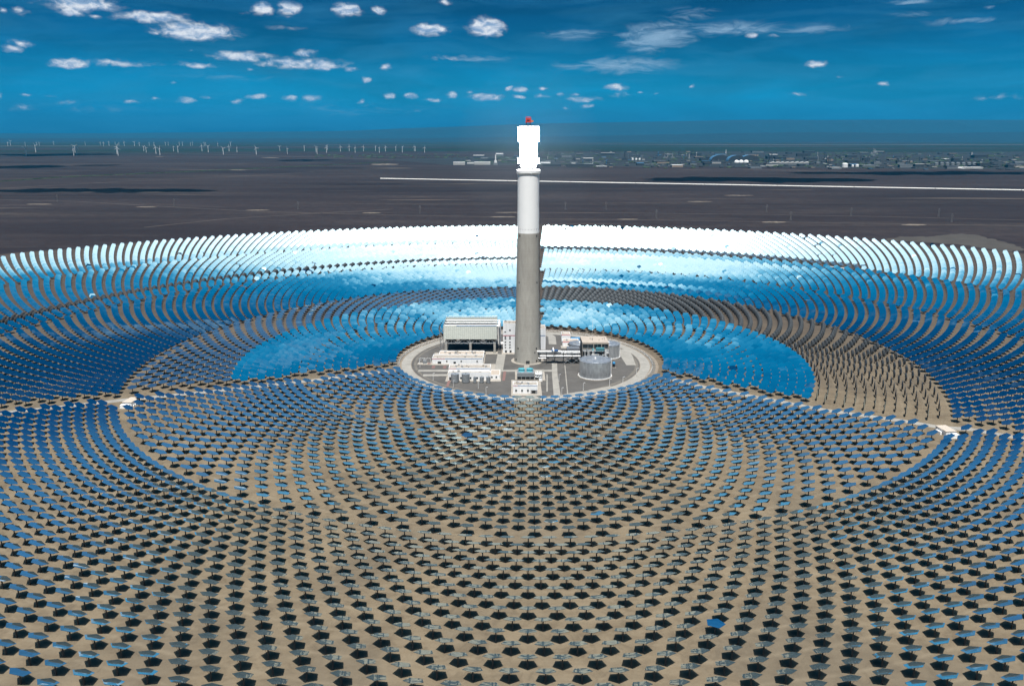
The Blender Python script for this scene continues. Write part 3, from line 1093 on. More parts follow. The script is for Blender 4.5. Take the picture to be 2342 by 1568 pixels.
# --- air-cooled condenser
def condenser():
    x0, y0 = K(470, 430)
    x1 = K(882, 430)[0]
    top, wb, tr = HT(y0, 205), HT(y0, 318), HT(y0, 355)
    y1 = K(505, 140, top)[1]
    dpt = max(26.0, min(48.0, y1 - y0))
    wdt = x1 - x0
    t = empty('air_cooled_condenser', ((x0 + x1) / 2, y0, 0), 'large grey air-cooled condenser box raised on concrete columns left of the tower', 'condenser')
    hx = wdt / 2 + 1.2
    for i in range(3):
        for j in range(3):
            cx, cy = -wdt / 2 + 1.1 + i * (wdt - 2.2) / 2, j * (dpt - 3) / 2
            MB().box(cx - 1.1, cx + 1.1, cy, cy + 2.2, 0, tr).build('column', M_conc, t)
    m = MB()
    n = 4
    for yy in (.6, dpt - .8):
        m.bar((-wdt / 2, yy, tr + .3), (wdt / 2, yy, tr + .3), .26, 4)
        m.bar((-wdt / 2, yy, wb - .1), (wdt / 2, yy, wb - .1), .26, 4)
        for k in range(n):
            a, b = -wdt / 2 + wdt * k / n, -wdt / 2 + wdt * (k + 1) / n
            mid = (a + b) / 2
            p, q = ((a, tr + .3), (mid, wb)) if k % 2 else ((a, wb), (mid, tr + .3))
            m.bar((a, yy, tr + .3), (mid, yy, wb), .24, 4).bar((mid, yy, wb), (b, yy, tr + .3), .24, 4)
            m.bar((mid, yy, tr + .3), (mid, yy, wb), .18, 4)
            m.bar((b, yy, tr + .3), (b, yy, wb), .18, 4)
    for xx in (-wdt / 2, 0, wdt / 2):
        m.bar((xx, .6, tr + .3), (xx, dpt - .8, tr + .3), .3, 4)
    m.build('truss', flat('truss_grey_paint', (.34, .36, .37), .6, var=.1), t)
    f = MB()
    for i in range(4):
        for j in range(3):
            cx, cy = -wdt / 2 + wdt * (i + .5) / 4, dpt * (j + .5) / 3
            f.lathe([(4.6, tr + 1.6), (4.9, tr + 3.4)], 24, cx, cy)
    f.build('fan_ring', M_black, t)
    w = MB().box(-hx, hx, -.3, .0, wb, top)
    w.box(-hx, hx, dpt, dpt + .3, wb, top).box(-hx, -hx + .3, 0, dpt, wb, top).box(hx - .3, hx, 0, dpt, wb, top)
    w.build('wind_wall', M_grey, t)
    MB().box(-hx * .52, hx - .05, -.36, -.302, top - 1.0, top - .25).build('trim_band', M_blueband, t)
    MB().box(-hx + .3, hx - .3, 0, dpt, wb + 1.0, wb + 1.4).build('deck', M_black, t)
    for k in range(3):
        cy = dpt * (.14 + .30 * k)
        b = MB().add([(-hx + .6, cy - 4.2, wb + 2), (hx - .6, cy - 4.2, wb + 2), (hx - .6, cy + 4.2, wb + 2), (-hx + .6, cy + 4.2, wb + 2), (-hx + .6, cy, top - 2.6), (hx - .6, cy, top - 2.6)],
                     [(0, 1, 5, 4), (2, 3, 4, 5), (1, 2, 5), (3, 0, 4)])
        b.build('tube_bundle', M_dark, t)
        MB().bar((-hx + .8, cy, top - 1.2), (hx - 1, cy, top - 1.2), .62, 12).build('steam_duct', M_lag, t, False)
    m = MB()
    m.bar((hx - 1, 1, top - 1.2), (hx + 2.2, 1, top - 1.2), .7, 10)
    for k in range(3):
        cy = dpt * (.14 + .30 * k)
        m.bar((hx - 1, cy, top - 1.2), (hx + 2.4, cy, top - 1.3), .7, 10)
    m.bar((hx + 2.2, 1, top - 1.3), (hx + 2.2, dpt * .8, top - 1.3), .9, 10)
    m.bar((hx + 2.2, dpt * .5, top - 1.3), (hx + 2.2, dpt * .5, 5), 1.7, 12)
    m.bar((hx + 2.2, dpt * .5, 5), (hx + 12, dpt * .5, 5), 1.7, 12)
    m.build('header_duct', M_lag, t)
    m = MB()
    for k in range(9):
        m.box(-hx + .2, hx - .2, dpt + .3, dpt + .36, top + .3 + .0 * k, top + .5)
    m.bar((-hx, 0, top + 1), (-hx, dpt, top + 1), .1, 4).bar((hx, 0, top + 1), (hx, dpt, top + 1), .1, 4).bar((-hx, dpt, top + 1), (hx, dpt, top + 1), .12, 4)
    for k in range(9):
        m.bar((-hx + 2 * hx * k / 8, dpt, top), (-hx + 2 * hx * k / 8, dpt, top + 1), .08, 4)
    m.build('walkway_rail', M_steel, t)
    s = MB()
    for k in range(7):
        z0, z1 = k * top / 7.6, (k + 1) * top / 7.6
        a, b = (-hx - 3.6, -hx - .8) if k % 2 else (-hx - .8, -hx - 3.6)
        s.bar((a, 2.2, z0), (b, 2.2, z1), .28, 4)
    for dx in (-3.8, -.6):
        for dy in (1.2, 3.4):
            s.bar((-hx + dx, dy, 0), (-hx + dx, dy, top * .92), .16, 4)
    s.build('stair_tower', M_steel, t)


condenser()

# --- buildings
x0, x1, y0, y1, h = from_view(365, 780, 518, 472, 440)
wr = random.Random(2)
block('switchgear_building', 'long low white building with beige roof directly in front of the grey condenser', 'building', x0, x1, y0, y1, h, M_whitec, M_roof,
      wins=[(.14, .05, 3.4, 2.2, M_black), (.285, 1.8, 1.2, 1.5, M_glass), (.44, .05, 2.2, 2.0, M_black), (.57, 1.8, 1.2, 1.5, M_glass), (.88, 1.8, 1.2, 1.5, M_glass)],
      bands=[(0, .25, h - 1.0, .55, M_redband), (.25, .98, h - 1.0, .55, M_blueband)], clutter=4)
xa, ya = K(430, 452)
xb = K(790, 452)[0]
block('cable_hall', 'low beige roofed hall with vent pipes between the condenser and the long white building', 'building', xa, xb, y1 + 1.2, K(430, 420, 4)[1], 5.2, M_white, M_beige, clutter=14)
x0, x1, y0, y1, h = from_view(496, 838, 653, 588, 574)
hb = HT(y1 + .1, 552)
yb2 = K(496, 520, hb)[1]
block('workshop_lower_wing', 'white lower front wing behind the five steel tanks, left of centre', 'building', x0, x1, y0, y1, h, M_white, M_roof,
      wins=[(.06, .06, 3.0, 3.0, M_dark)] + [(f, 1.4, 1.4, 1.7, M_glass) for f in (.30, .53, .69, .83)], clutter=3)
block('workshop', 'white two-level workshop with red and blue roof trim behind the steel tanks', 'building', x0, x1, y1 + .05, yb2, hb, M_white, M_roof,
      bands=[(0, .18, hb - .9, .5, M_redband), (.18, .98, hb - .9, .5, M_blueband)], clutter=8)
xa, xc, ya, yb_, ha = from_view(839, 916, 646, 609, 565)
block('workshop_annex', 'small beige roofed annex at the right end of the white workshop', 'building', x1 + .05, xc, ya, yb_, ha, M_white, M_beige,
      wins=[(.15, 1.4, 1.3, 1.6, M_glass), (.62, 1.4, 1.3, 1.6, M_glass)], parapet=.35)
x0, x1, y0, y1, h = from_view(1022, 1222, 760, 690, 660)
pb = block('pump_house', 'white pump house nearest the camera with beige roof and three square windows', 'building', x0, x1, y0, y1, h, M_white, M_roof,
           wins=[(.13, 1.8, 1.5, 1.7, M_glass), (.37, 1.8, 1.5, 1.7, M_glass), (.61, 1.8, 1.5, 1.7, M_glass), (.85, .06, 2.8, 3.0, M_dark)],
           bands=[(0, .2, h - .95, .5, M_redband), (.2, .98, h - .95, .5, M_blueband)], clutter=11)
hxp = (x1 - x0) / 2
MB().box(hxp * .45, hxp * .98, -(y1 - y0) / 2 - 1.6, -(y1 - y0) / 2 - .05, 3.2, 3.5).build('canopy', M_steel, pb)
# office beside and behind the tower
x0, y0 = K(942, 428)
x1 = K(1026, 428)[0]
h = HT(y0, 190)
wins = []
for q, yy in enumerate((298, 312, 340, 362, 384)):
    for f in (.22, .66):
        wins.append((f, HT(y0, yy + 6), 1.5, 1.1, M_glass))
wins += [(.2, HT(y0, 262), 1.5, 1.0, M_glass), (.66, HT(y0, 250), 1.6, 1.4, M_glass), (.28, .06, 2.0, 2.4, M_dark), (.72, .06, 2.0, 2.4, M_dark)]
block('turbine_building', 'tall white building with rows of small windows immediately left of the tower', 'building', x0, x1 + 8, y0, y0 + 14, h, M_whitec, M_roof, wins=[(f * (x1 - x0) / (x1 + 8 - x0), z, a, b, c) for f, z, a, b, c in wins],
      bands=[(0, .98, HT(y0, 292), .8, M_redband)], clutter=3)
xr0, yr0 = K(1235, 408)
xr1 = K(1288, 408)[0]
hr = HT(yr0 + 2, 232)
block('turbine_hall', 'white hall with a blue stripe partly hidden behind the right side of the tower', 'building', x1 + 8.1, xr1, yr0 + 2, yr0 + 20, hr, M_whitec, M_roof,
      bands=[(0, .98, HT(yr0, 296), .7, M_blueband)], clutter=3)
x0, x1, y0, y1, h = from_view(1426, 1560, 376, 337, 312)
block('chemical_store', 'white store with a red roof edge behind the tanks on the right', 'building', x0, x1, y0, y1, h, M_white, M_beige,
      wins=[(.35, 1.5, 1.3, 1.6, M_glass), (.75, 1.5, 1.3, 1.6, M_glass)], bands=[(0, .7, h - .9, .7, M_red)], clutter=2)
h2 = HT(y1 + 6, 280)
block('rear_store', 'smaller white store behind the red edged store, close to the far mirrors', 'building', x0, x0 + (x1 - x0) * .55, y1 + 6, y1 + 18, max(5, h2), M_white, M_beige,
      bands=[(0, .98, max(5, h2) - .9, .6, M_red)], clutter=2)
MB_ = MB().box(0, 9, 0, 5, 0, 3.2)
o = MB_.build('site_cabin', M_blue)
o.location = (x0 + (x1 - x0) * .62, y1 + 8, 0)
tag(o, 'small bright blue flat-roofed cabin behind the red edged store', 'cabin')

# --- steam generator building and salt tanks
def generator():
    y0 = 724.0
    top, wb = HT(y0, 345), HT(y0, 397)
    x0 = K(1588, 345, top)[0]
    x1 = K(1803, 345, top)[0]
    y1 = min(y0 + 24, K(1588, 280, top)[1])
    t = empty('steam_generator_building', ((x0 + x1) / 2, y0, 0), 'open steel steam generator building with flat beige roof and dark windows above the tanks', 'building')
    hx, d = (x1 - x0) / 2, y1 - y0
    ro = MB().box(-hx, hx, 0, d, top - .5, top).build('roof', M_beige, t)
    for q in range(6):
        cx, cy = random.Random(q).uniform(-hx * .5, hx * .8), random.Random(q + 9).uniform(d * .2, d * .7)
        MB().bar((cx, cy, top), (cx, cy, top + random.Random(q + 3).uniform(1.2, 3.2)), .18, 5).build('vent_pipe', M_dark, ro)
    MB().box(-hx, -hx + .3, 0, d, 0, top - .5).build('side_wall', M_dark, t)
    MB().box(-hx + .3, hx, d - .3, d, wb - 6, top - .5).box(hx - .3, hx, 1, d - .3, wb - 3, top - .5).build('rear_wall', M_pave, t)
    MB().box(-hx, hx, -.2, .1, top - 1.6, top - .5).box(-hx, hx, -.2, .1, wb, wb + .5).build('beam', M_pave, t)
    for f in (-1, -.14, .46, .985):
        MB().box(hx * f - .35 + (.35 if f < -.9 else 0), hx * f + .35, -.22, .4, 0, top - 1.6).build('column', M_pave, t)
    for f0, f1 in ((-.95, -.18), (-.10, .42), (.50, .93)):
        o = MB().box(hx * f0, hx * f1, .6, .8, wb + .5, top - 1.6).build('window', M_glass, t)
        MB().box(hx * (f0 + f1) / 2 - .1, hx * (f0 + f1) / 2 + .1, .5, .59, wb + .5, top - 1.6).build('mullion', M_steel, o)
    z = wb
    MB().box(-hx + .3, hx - .3, -6.5, d - .4, z - 1.0, z - .6).build('platform', M_steel, t)
    MB().box(-hx + .3, hx - .3, -6.8, d - .4, z - 8.4, z - 8.0).build('platform', M_steel, t)
    for q in range(5):
        xx = -hx + 2.5 + q * (2 * hx - 5) / 4
        MB().bar((xx, -5.6, z - 6.6), (xx, 3, z - 6.6), 1.0, 10).build('heat_exchanger', M_steel if q % 2 else M_lag, t, False)
    for q in range(4):
        xx = -hx + 4 + q * (2 * hx - 8) / 3
        MB().bar((xx, -5, z - .6), (xx, -5, z + 1.6), .75, 8).build('valve_skid', M_cyan if q in (1, 2) else M_steel, t)
    MB().box(hx * .0, hx * .62, -5.8, -2.6, z - .6, z + 2.2).build('pump_skid', flat('dark_teal_paint', (.06, .20, .24), .5), t)
    rr = random.Random(4)
    m = MB()
    for q in range(22):
        xx = rr.uniform(-hx + 1, hx - 1)
        zz = rr.uniform(z - 7.6, z - 1.4)
        if q % 3:
            m.bar((xx, -6.6, zz), (min(hx - .6, xx + rr.uniform(2, 9)), -6.6, zz), rr.uniform(.12, .3), 6)
        else:
            m.bar((xx, -6.4, z - 8), (xx, -6.4, z + rr.uniform(-.6, 1.5)), rr.uniform(.15, .35), 6)
    m.build('pipework', M_lag, t)
    m = MB()
    for q in range(8):
        xx = -hx + .6 + q * (2 * hx - 1.2) / 7
        m.bar((xx, -6.6, 0), (xx, -6.6, z - .6), .22, 4)
    m.bar((-hx, -6.6, z + .4), (hx, -6.6, z + .4), .06, 4)
    m.build('support_frame', M_dark, t)


generator()


def tank(name, label, cx, cy, r, h, cat='tank', group=None, mat=None, dome=.055, big=True):
    t = empty(name, (cx, cy, 0), label, cat, group)
    mat = mat or M_tank
    MB().lathe([(r, .4), (r, h)], 72 if big else 32, cap=False).build('shell', mat, t, True)
    MB().lathe([(r * 1.01, h), (r * 1.01, h + .12), (r * .75, h + r * dome * .55), (r * .4, h + r * dome * .85), (r * .06, h + r * dome)], 72 if big else 32).build('roof', mat, t)
    if big:
        MB().lathe([(r * 1.10, 0), (r * 1.10, .45)], 72).build('foundation', M_pave, t)
        m = MB()
        n = 40
        for i in range(n):
            a, b = 2 * PI * i / n, 2 * PI * (i + 1) / n
            m.bar((r * 1.06 * math.cos(a), r * 1.06 * math.sin(a), 1.0), (r * 1.06 * math.cos(b), r * 1.06 * math.sin(b), 1.0), .28, 5)
        m.build('cooling_pipe', M_lag, t)
        m = MB()
        for i in range(n):
            a, b = 2 * PI * i / n, 2 * PI * (i + 1) / n
            m.bar((r * .985 * math.cos(a), r * .985 * math.sin(a), h + 1.1), (r * .985 * math.cos(b), r * .985 * math.sin(b), h + 1.1), .05, 4)
            m.bar((r * .985 * math.cos(a), r * .985 * math.sin(a), h + .1), (r * .985 * math.cos(a), r * .985 * math.sin(a), h + 1.1), .05, 4)
        m.build('railing', M_steel, t)
        MB().lathe([(.8, h + r * dome * .9), (.8, h + r * dome + 1.0), (.3, h + r * dome + 1.4)], 12).build('vent', M_lag, t)
        MB().bar((-r * .6, -r * .1, h + .5), (-r * .35, -r * .25, h + 1.0), .35, 6).bar((-r * .62, -r * .22, h + .5), (-r * .3, -r * .3, h + .9), .3, 6).build('nozzle', M_steel, t)
        MB().bar((r * 1.0, -r * .12, .5), (r * 1.0, -r * .12, h + 1), .35, 6).build('ladder', M_lag, t)
    else:
        MB().bar((0, 0, h), (0, 0, h + .8), .2, 6).build('vent', M_dark, t)
        MB().box(-.1, .1, -r * 1.05, -r * .98, .2, h).build('ladder', M_steel, t)
    return t


fx, fy = K(1703, 655)
tank('salt_tank', 'largest round silver salt tank, standing in front on the right', fx, fy + 14.4, 14.2, HT(fy, 520))
hb_ = HT(757 - 10.7, 376)
tank('salt_tank', 'round silver salt tank showing to the right of the beige roofed generator building', K(1806, 420, hb_ * .5)[0], 757, 10.9, hb_)
tank('salt_tank', 'round silver salt tank half hidden to the left of the beige roofed generator building', K(1582, 420, hb_ * .5)[0] - 1.5, 759, 10.6, hb_ * .98)
for x, w_, yt_, lb in ((548, 65, 601, 'leftmost wide grey steel tank before the white workshop'), (636, 65, 601, 'second wide grey steel tank before the white workshop'),
                      (712, 26, 622, 'left slender grey tank of the three before the workshop'), (767, 34, 622, 'middle slender grey tank of the three before the workshop'),
                      (821, 34, 622, 'right slender grey tank of the three before the workshop')):
    tx, ty = K(x, 678)
    r = w_ / 2.0365 / 1.749 / 2 * 710 / 1821
    tank('water_tank', lb, tx, ty + r, r, HT(ty, yt_ + 8), 'tank', 'steel water tanks before the workshop', flat('tank_steel', (.33, .355, .38), .5, .5, var=.12, streak=.6), .03, False)


# --- cooling tower unit
def cooler():
    x0, x1, y0, y1, h = from_view(1056, 1196, 648, 595, 560)
    t = empty('cooling_tower', ((x0 + x1) / 2, y0, 0), 'dark louvred cooling unit with two turquoise fans on top, before the tower', 'cooling tower')
    hx, d = (x1 - x0) / 2, max(8, y1 - y0)
    MB().box(-hx, hx, 0, d, h * .45, h).build('casing', flat('grey_casing', (.20, .22, .24), .55, clad=1.2), t)
    MB().box(-hx + .2, hx - .2, .6, d, 0, h * .45).build('basin', M_black, t)
    for k in range(5):
        xx = -hx + 2 * hx * k / 4
        MB().box(xx - .18, xx + .18, -.25, .25, 0, h * .45).build('column', M_steel, t)
    for s in (-.48, .48):
        cx, cy = hx * s, d * .5
        f = MB().lathe([(3.0, h), (2.6, h + 1.0), (3.1, h + 2.2), (2.85, h + 2.2), (2.4, h + 1.0), (2.6, h + .1)], 28, cx, cy, cap=False).build('fan_stack', M_cyan, t)
        m = MB()
        for q in range(5):
            a = 2 * PI * q / 5
            m.bar((cx, cy, h + 1.2), (cx + 2.4 * math.cos(a), cy + 2.4 * math.sin(a), h + 1.3), .3, 4)
        m.build('fan_blade', M_cyan, f)
    xf = hx + .5
    t2 = empty('dry_cooler', (t.location.x + xf + 3.4, y0, 0), 'dark skeletal cooler frame at the right side of the turquoise fans', 'cooler')
    m = MB()
    for sx in (-3.2, 0, 3.2):
        for sy in (0, 7):
            m.bar((sx, sy, 0), (sx, sy, h * .9), .16, 4)
    for z in (h * .4, h * .65, h * .9):
        m.bar((-3.2, 0, z), (3.2, 0, z), .14, 4).bar((-3.2, 7, z), (3.2, 7, z), .14, 4).bar((-3.2, 0, z), (-3.2, 7, z), .14, 4).bar((3.2, 0, z), (3.2, 7, z), .14, 4)
    m.build('frame', M_steel, t2)
    MB().box(-3, 3, .4, 6.6, h * .1, h * .55).build('coil', M_black, t2)
    MB().bar((-1.5, 3, h * .7), (1.5, 3, h * .7), .5, 8).build('drum', M_lag, t2)
    o = empty('control_cabinet', (t2.location.x + 1.5, y0 - 5, 0), 'small white cabinet on a plinth beside the white pump house', 'cabinet')
    MB().box(-1.4, 1.4, -.8, .8, .3, 2.6).build('cabinet_body', M_white, o)
    MB().box(-1.8, 1.8, -1.2, 1.2, 0, .3).build('plinth', M_pave, o)


cooler()


# --- pipe rack from the tower to the generator building
def rack():
    xa, ya = K(1255, 505)
    xb = K(1572, 520)[0]
    t = empty('pipe_rack', (xa, 731, 0), 'steel pipe rack carrying white pipes from the tower to the generator building', 'pipe rack')
    L = xb - xa
    H1, H2 = HT(731, 458), HT(731, 425)
    for k in range(5):
        xx = L * (.12 + .88 * k / 4)
        m = MB()
        for yy in (0, 6):
            m.bar((xx, yy, 0), (xx, yy, H2), .22, 4)
        for z in (H1 - .8, H2 - .7, H1 * .5):
            m.bar((xx, 0, z), (xx, 6, z), .2, 4)
        m.build('frame', M_dark, t)
    m = MB()
    for k in (2, 3):
        xx, xn = L * (.12 + .88 * k / 4), L * (.12 + .88 * (k + 1) / 4)
        m.bar((xx, 0, .3), (xn, 0, H1 - 1), .14, 4).bar((xn, 0, .3), (xx, 0, H1 - 1), .14, 4)
    m.build('brace', M_steel, t)
    MB().bar((-2, 1.2, H1), (L, 1.2, H1), .75, 10).build('pipe', M_lag, t)
    MB().bar((-5, 3.4, H2), (L * .5, 3.4, H2), .95, 10).build('pipe', M_lag, t)
    MB().bar((L * .5, 3.4, H2 - .3), (L * .99, 3.4, H2 - .3), .7, 10).build('pipe', M_lag, t)
    MB().bar((-4, 5.2, H1 + 1.6), (L, 5.2, H1 + 1.6), .45, 8).build('pipe', M_steel, t)
    MB().bar((L * .3, -1.5, H2 + 1.8), (L * .3, 9, H2 + 1.8), .7, 8).build('pipe', M_lag, t)
    MB().bar((-7, 4, 4.5), (L * .2, 4, 4.5), .5, 8).bar((-7, 5.5, 6), (L * .2, 5.5, 6), .35, 8).build('pipe', M_steel, t)
    MB().box(L * .12, L, -.2, 6.2, H1 - 1.2, H1 - 1.0).build('walkway', M_dark, t)
    MB().box(L * .66, L * .98, 5, 13, H1, H2 + 2.5).build('cable_cabinet', flat('slatted_grey', (.15, .16, .18), .5, clad=.8), t)
    MB().box(L * .25, L * .42, .5, 5.5, H2 + .6, H2 + 1.5).build('platform', flat('navy_paint', (.04, .09, .2), .5), t)


rack()

# --- small things round the yard
tx_, ty_ = K(305, 520)
t = empty('transformer', (tx_, ty_, 0), 'small grey transformer with bushings on a pale slab at the left of the yard', 'transformer')
MB().box(-7, 7, -3, 4, 0, .3).build('slab', M_pave, t)
MB().box(-1.6, 1.6, -1.2, 1.2, .3, 3.4).build('tank_body', M_steel, t)
m = MB()
for q in range(4):
    m.bar((-1.2 + .8 * q, 0, 3.4), (-1.5 + q, 0, 5.2), .14, 5)
m.bar((-5.5, 1, .3), (-5.5, 1, 5.4), .15, 5).bar((5.5, 1, .3), (5.5, 1, 5.4), .15, 5).bar((-5.5, 1, 5.3), (5.5, 1, 5.3), .14, 5)
m.build('bushing', M_lag, t)
MB().box(2.5, 5.5, -1.5, 1.5, .3, .7).build('cover', M_brick, t)
tx_, ty_ = K(1843, 548)
t = empty('expansion_vessel', (tx_, ty_, 0), 'small vessel with a blue domed head on the gravel right of the largest tank', 'vessel')
MB().lathe([(1.2, 0), (1.2, 3.4)], 16).build('body', M_black, t)
MB().lathe([(1.4, 3.4), (1.5, 4.4), (1.0, 5.4), (.2, 5.7)], 16).build('head', M_blue, t)
MB().box(-2, 2, -2, -1.3, 0, .6).build('plinth', M_pave, t)


def lamp_post(x, yb, yt, where):
    bx, by = K(x, yb)
    h = max(7.0, min(16.0, HT(by, yt)))
    o = empty('lamp_post', (bx, by, 0), f'thin pale lamp post {where}', 'lamp post', 'lamp posts in the plant yard')
    MB().bar((0, 0, 0), (0, 0, h), .13, 6).build('pole', M_turb, o)
    MB().bar((0, 0, h - .2), (.9, -.5, h + .1), .09, 5).box(.7, 1.5, -.75, -.4, h, h + .18).build('lamp_head', M_turb, o)
    MB().box(-.4, .4, -.4, .4, 0, .4).build('footing', M_pave, o)


for a in ((373, 655, 612, 'left of the workshop'), (803, 770, 722, 'on the gravel left of the pump house'), (1397, 665, 608, 'between the two paths left of the largest tank'),
          (1420, 775, 728, 'near the fence between pump house and largest tank'), (1808, 705, 655, 'right below the largest tank'), (1917, 685, 632, 'near the ring road on the right'),
          (537, 715, 668, 'just in front of the leftmost steel tank'), (740, 722, 692, 'in front of the slender tanks'), (1595, 735, 708, 'on the gravel below the largest tank'),
          (265, 545, 508, 'beside the small transformer'), (2028, 615, 565, 'beside the road on the far right of the yard'), (1668, 268, 165, 'tall mast behind the generator building')):
    lamp_post(*a)

# perimeter fence
t = empty('perimeter_fence', (PX, PY, 0), 'thin pale wire fence in a ring round the plant yard', 'fence')
m = MB()
n = 96
fp = [(121.3 * math.sin(2 * PI * i / n), 121.3 * math.cos(2 * PI * i / n)) for i in range(n)]
open_ = lambda p: seg_dist(PX + p[0] - FX, PY + p[1] - FY, W_ROAD) < 8 or seg_dist(PX + p[0] - FX, PY + p[1] - FY, E_ROAD) < 8
for i in range(n):
    p, q = fp[i], fp[(i + 1) % n]
    if open_(p) or open_(q):
        continue
    for z in (.3, 1.0, 1.7, 2.3):
        m.bar((*p, z), (*q, z), .035, 4)
m.build('wire', M_turb, t)
pm = MB().bar((0, 0, 0), (0, 0, 2.4), .08, 5)
pme = None
for p in fp:
    if open_(p):
        continue
    if pme is None:
        o = pm.build('post', M_turb, t)
        pme = o.data
    else:
        o = bpy.data.objects.new('post', pme)
        COL.objects.link(o)
        o.parent = t
    o.location = (*p, 0)


# --- the two control huts on the radial roads
def hut(cx, cy, rz, label, w_, d_):
    t = empty('control_hut', (cx, cy, 0), label, 'hut', None, rz)
    MB().box(-w_ / 2, w_ / 2, -d_ / 2, d_ / 2, 0, 3.6).build('wall', M_white, t)
    MB().box(-w_ / 2 - .3, w_ / 2 + .3, -d_ / 2 - .3, d_ / 2 + .3, 3.6, 3.95).build('roof', flat('hut_roof', (.50, .43, .36), .85, var=.05), t)
    MB().box(-w_ * .45, w_ * .45, -d_ / 2 - 4.6, -d_ / 2 - 1.4, 0, 2.9).build('transformer_box', M_lag, t)
    MB().box(-w_ / 2 - .6, w_ / 2 + .6, -d_ / 2 - 5.4, -d_ / 2 - .35, 0, .25).build('plinth', M_pave, t)
    m = MB()
    for q in range(4):
        m.box(w_ / 2 + .5, w_ / 2 + 1.5, -d_ / 2 + .5 + q * 2.4, -d_ / 2 + 1.9 + q * 2.4, 0, 1.5)
    m.build('air_conditioner', M_lag, t)
    MB().box(-w_ / 2 - 1.9, -w_ / 2 - .6, -d_ * .2, d_ * .25, 0, 2.2).build('cabinet', M_lag, t)
    MB().box(-.5, .5, -d_ / 2 - .05, -d_ / 2 + .05, .05, 2.2).build('door', M_dark, t)


a = W((400 + 870 / 7.84) / 1.749, (1470 + 1235 / 7.84) / 1.749)
hut(a[0], a[1] + 7, R(-6), 'beige roofed control hut beside the left radial road among the mirrors', 7.6, 12.5)
a = W((3700 + 1060 / 10.45) / 1.749, (1660 + 900 / 10.45) / 1.749)
hut(a[0], a[1] + 7, R(6), 'beige roofed control hut beside the right radial road among the mirrors', 7.6, 12.5)
# long beam store right of the far white mirrors
a = W((3300 + 80 / 5.85) / 1.749, (1000 + 450 / 5.85) / 1.749)
b = W((3300 + 440 / 5.85) / 1.749, (1000 + 490 / 5.85) / 1.749)
d = Vector((b[0] - a[0], b[1] - a[1], 0))
t = empty('store_shed', (a[0], a[1], 0), 'long narrow white roofed open shed at the edge of the white mirrors on the right', 'shed', None, math.atan2(d.y, d.x))
MB().box(0, d.length, -1.6, 1.6, 4.6, 5.0).build('roof', M_white, t)
for q in range(6):
    xx = .4 + q * (d.length - .8) / 5
    MB().box(xx - .2, xx + .2, -1.4, 1.4, 0, 4.6).build('frame', M_lag, t)

# ------------------------------------------------------------------ the plain: roads, walls, power lines
a, b = W(870, 408.5), W(2500, 438)
d = Vector((b[0] - a[0], b[1] - a[1], 0))
t = empty('embankment_wall', (a[0], a[1], 0), 'long straight white concrete wall crossing the dark plain right of the tower', 'wall', None, math.atan2(d.y, d.x))
MB().add([(0, -2, 0), (d.length, -2, 0), (d.length, 2, 0), (0, 2, 0), (0, -.6, 3.0), (d.length, -.6, 3.0), (d.length, .6, 3.0), (0, .6, 3.0)],
         [(0, 1, 5, 4), (1, 2, 6, 5), (2, 3, 7, 6), (3, 0, 4, 7), (4, 5, 6, 7)]).build('wall_face', flat('white_concrete', (.78, .77, .74), .8, var=.06), t)
m = MB()
for k in range(9):
    q = d.length * (.12 + .1 * k)
    m.box(q, q + 2, -2.6, -.8, 0, 3.4)
m.build('buttress', M_conc, t)
a = [W(x, y) for x, y in ((-20, 417), (160, 404.5), (400, 394.5), (640, 383), (760, 377.5), (890, 371))]
m = MB()
mm = MB()
for (p, q) in zip(a, a[1:]):
    u = Vector((q[0] - p[0], q[1] - p[1], 0))
    n = max(2, int(u.length / 60))
    rr = random.Random(int(p[0]))
    for k in range(n):
        c0, c1 = Vector((*p, 0)) + u * (k / n), Vector((*p, 0)) + u * ((k + rr.uniform(.75, 1.0)) / n)
        w_ = Vector((-u.y, u.x, 0)).normalized() * rr.uniform(2.5, 5)
        hh = rr.uniform(2.5, 5.5)
        m.add([c0 - w_, c1 - w_, c1 + w_, c0 + w_, c0 - w_ * .5 + Vector((0, 0, hh)), c1 - w_ * .5 + Vector((0, 0, hh * .9)), c1 + w_ * .5 + Vector((0, 0, hh * .9)), c0 + w_ * .5 + Vector((0, 0, hh))],
              [(0, 1, 5, 4), (1, 2, 6, 5), (2, 3, 7, 6), (3, 0, 4, 7), (4, 5, 6, 7)])
tag(m.build('hedge', M_tree), 'thin dark line of scrub crossing the plain left of the tower', 'hedge')
M_track = flat('pale_track', (.105, .086, .074), .95, var=.2, scale=.02)
M_salt = flat('pale_salt_pan', (.50, .46, .40), .95, var=.15, scale=.01)
m = MB()
for pts, wd in (([(-20, 432), (120, 424), (300, 414), (520, 405), (720, 393)], 9), ([(-20, 456), (180, 461), (420, 475), (600, 484), (900, 492), (1180, 497)], 5),
                ([(0, 470), (250, 462), (520, 474)], 3), ([(200, 347), (380, 350), (560, 355), (800, 362), (900, 366)], 22), ([(1230, 378), (1500, 382), (1700, 386), (1960, 393)], 14),
                ([(1700, 388), (1850, 391)], 20), ([(1180, 487), (1400, 487), (1700, 490), (2000, 495), (2360, 504)], 5), ([(1180, 500), (1500, 503), (1800, 508), (2360, 517)], 4), ([(330, 520), (520, 500), (900, 478)], 5)):
    strip(m, [W(x, y) for x, y in pts], wd, .1)
struct('track', m, M_track)
m = MB()
rr = random.Random(3)
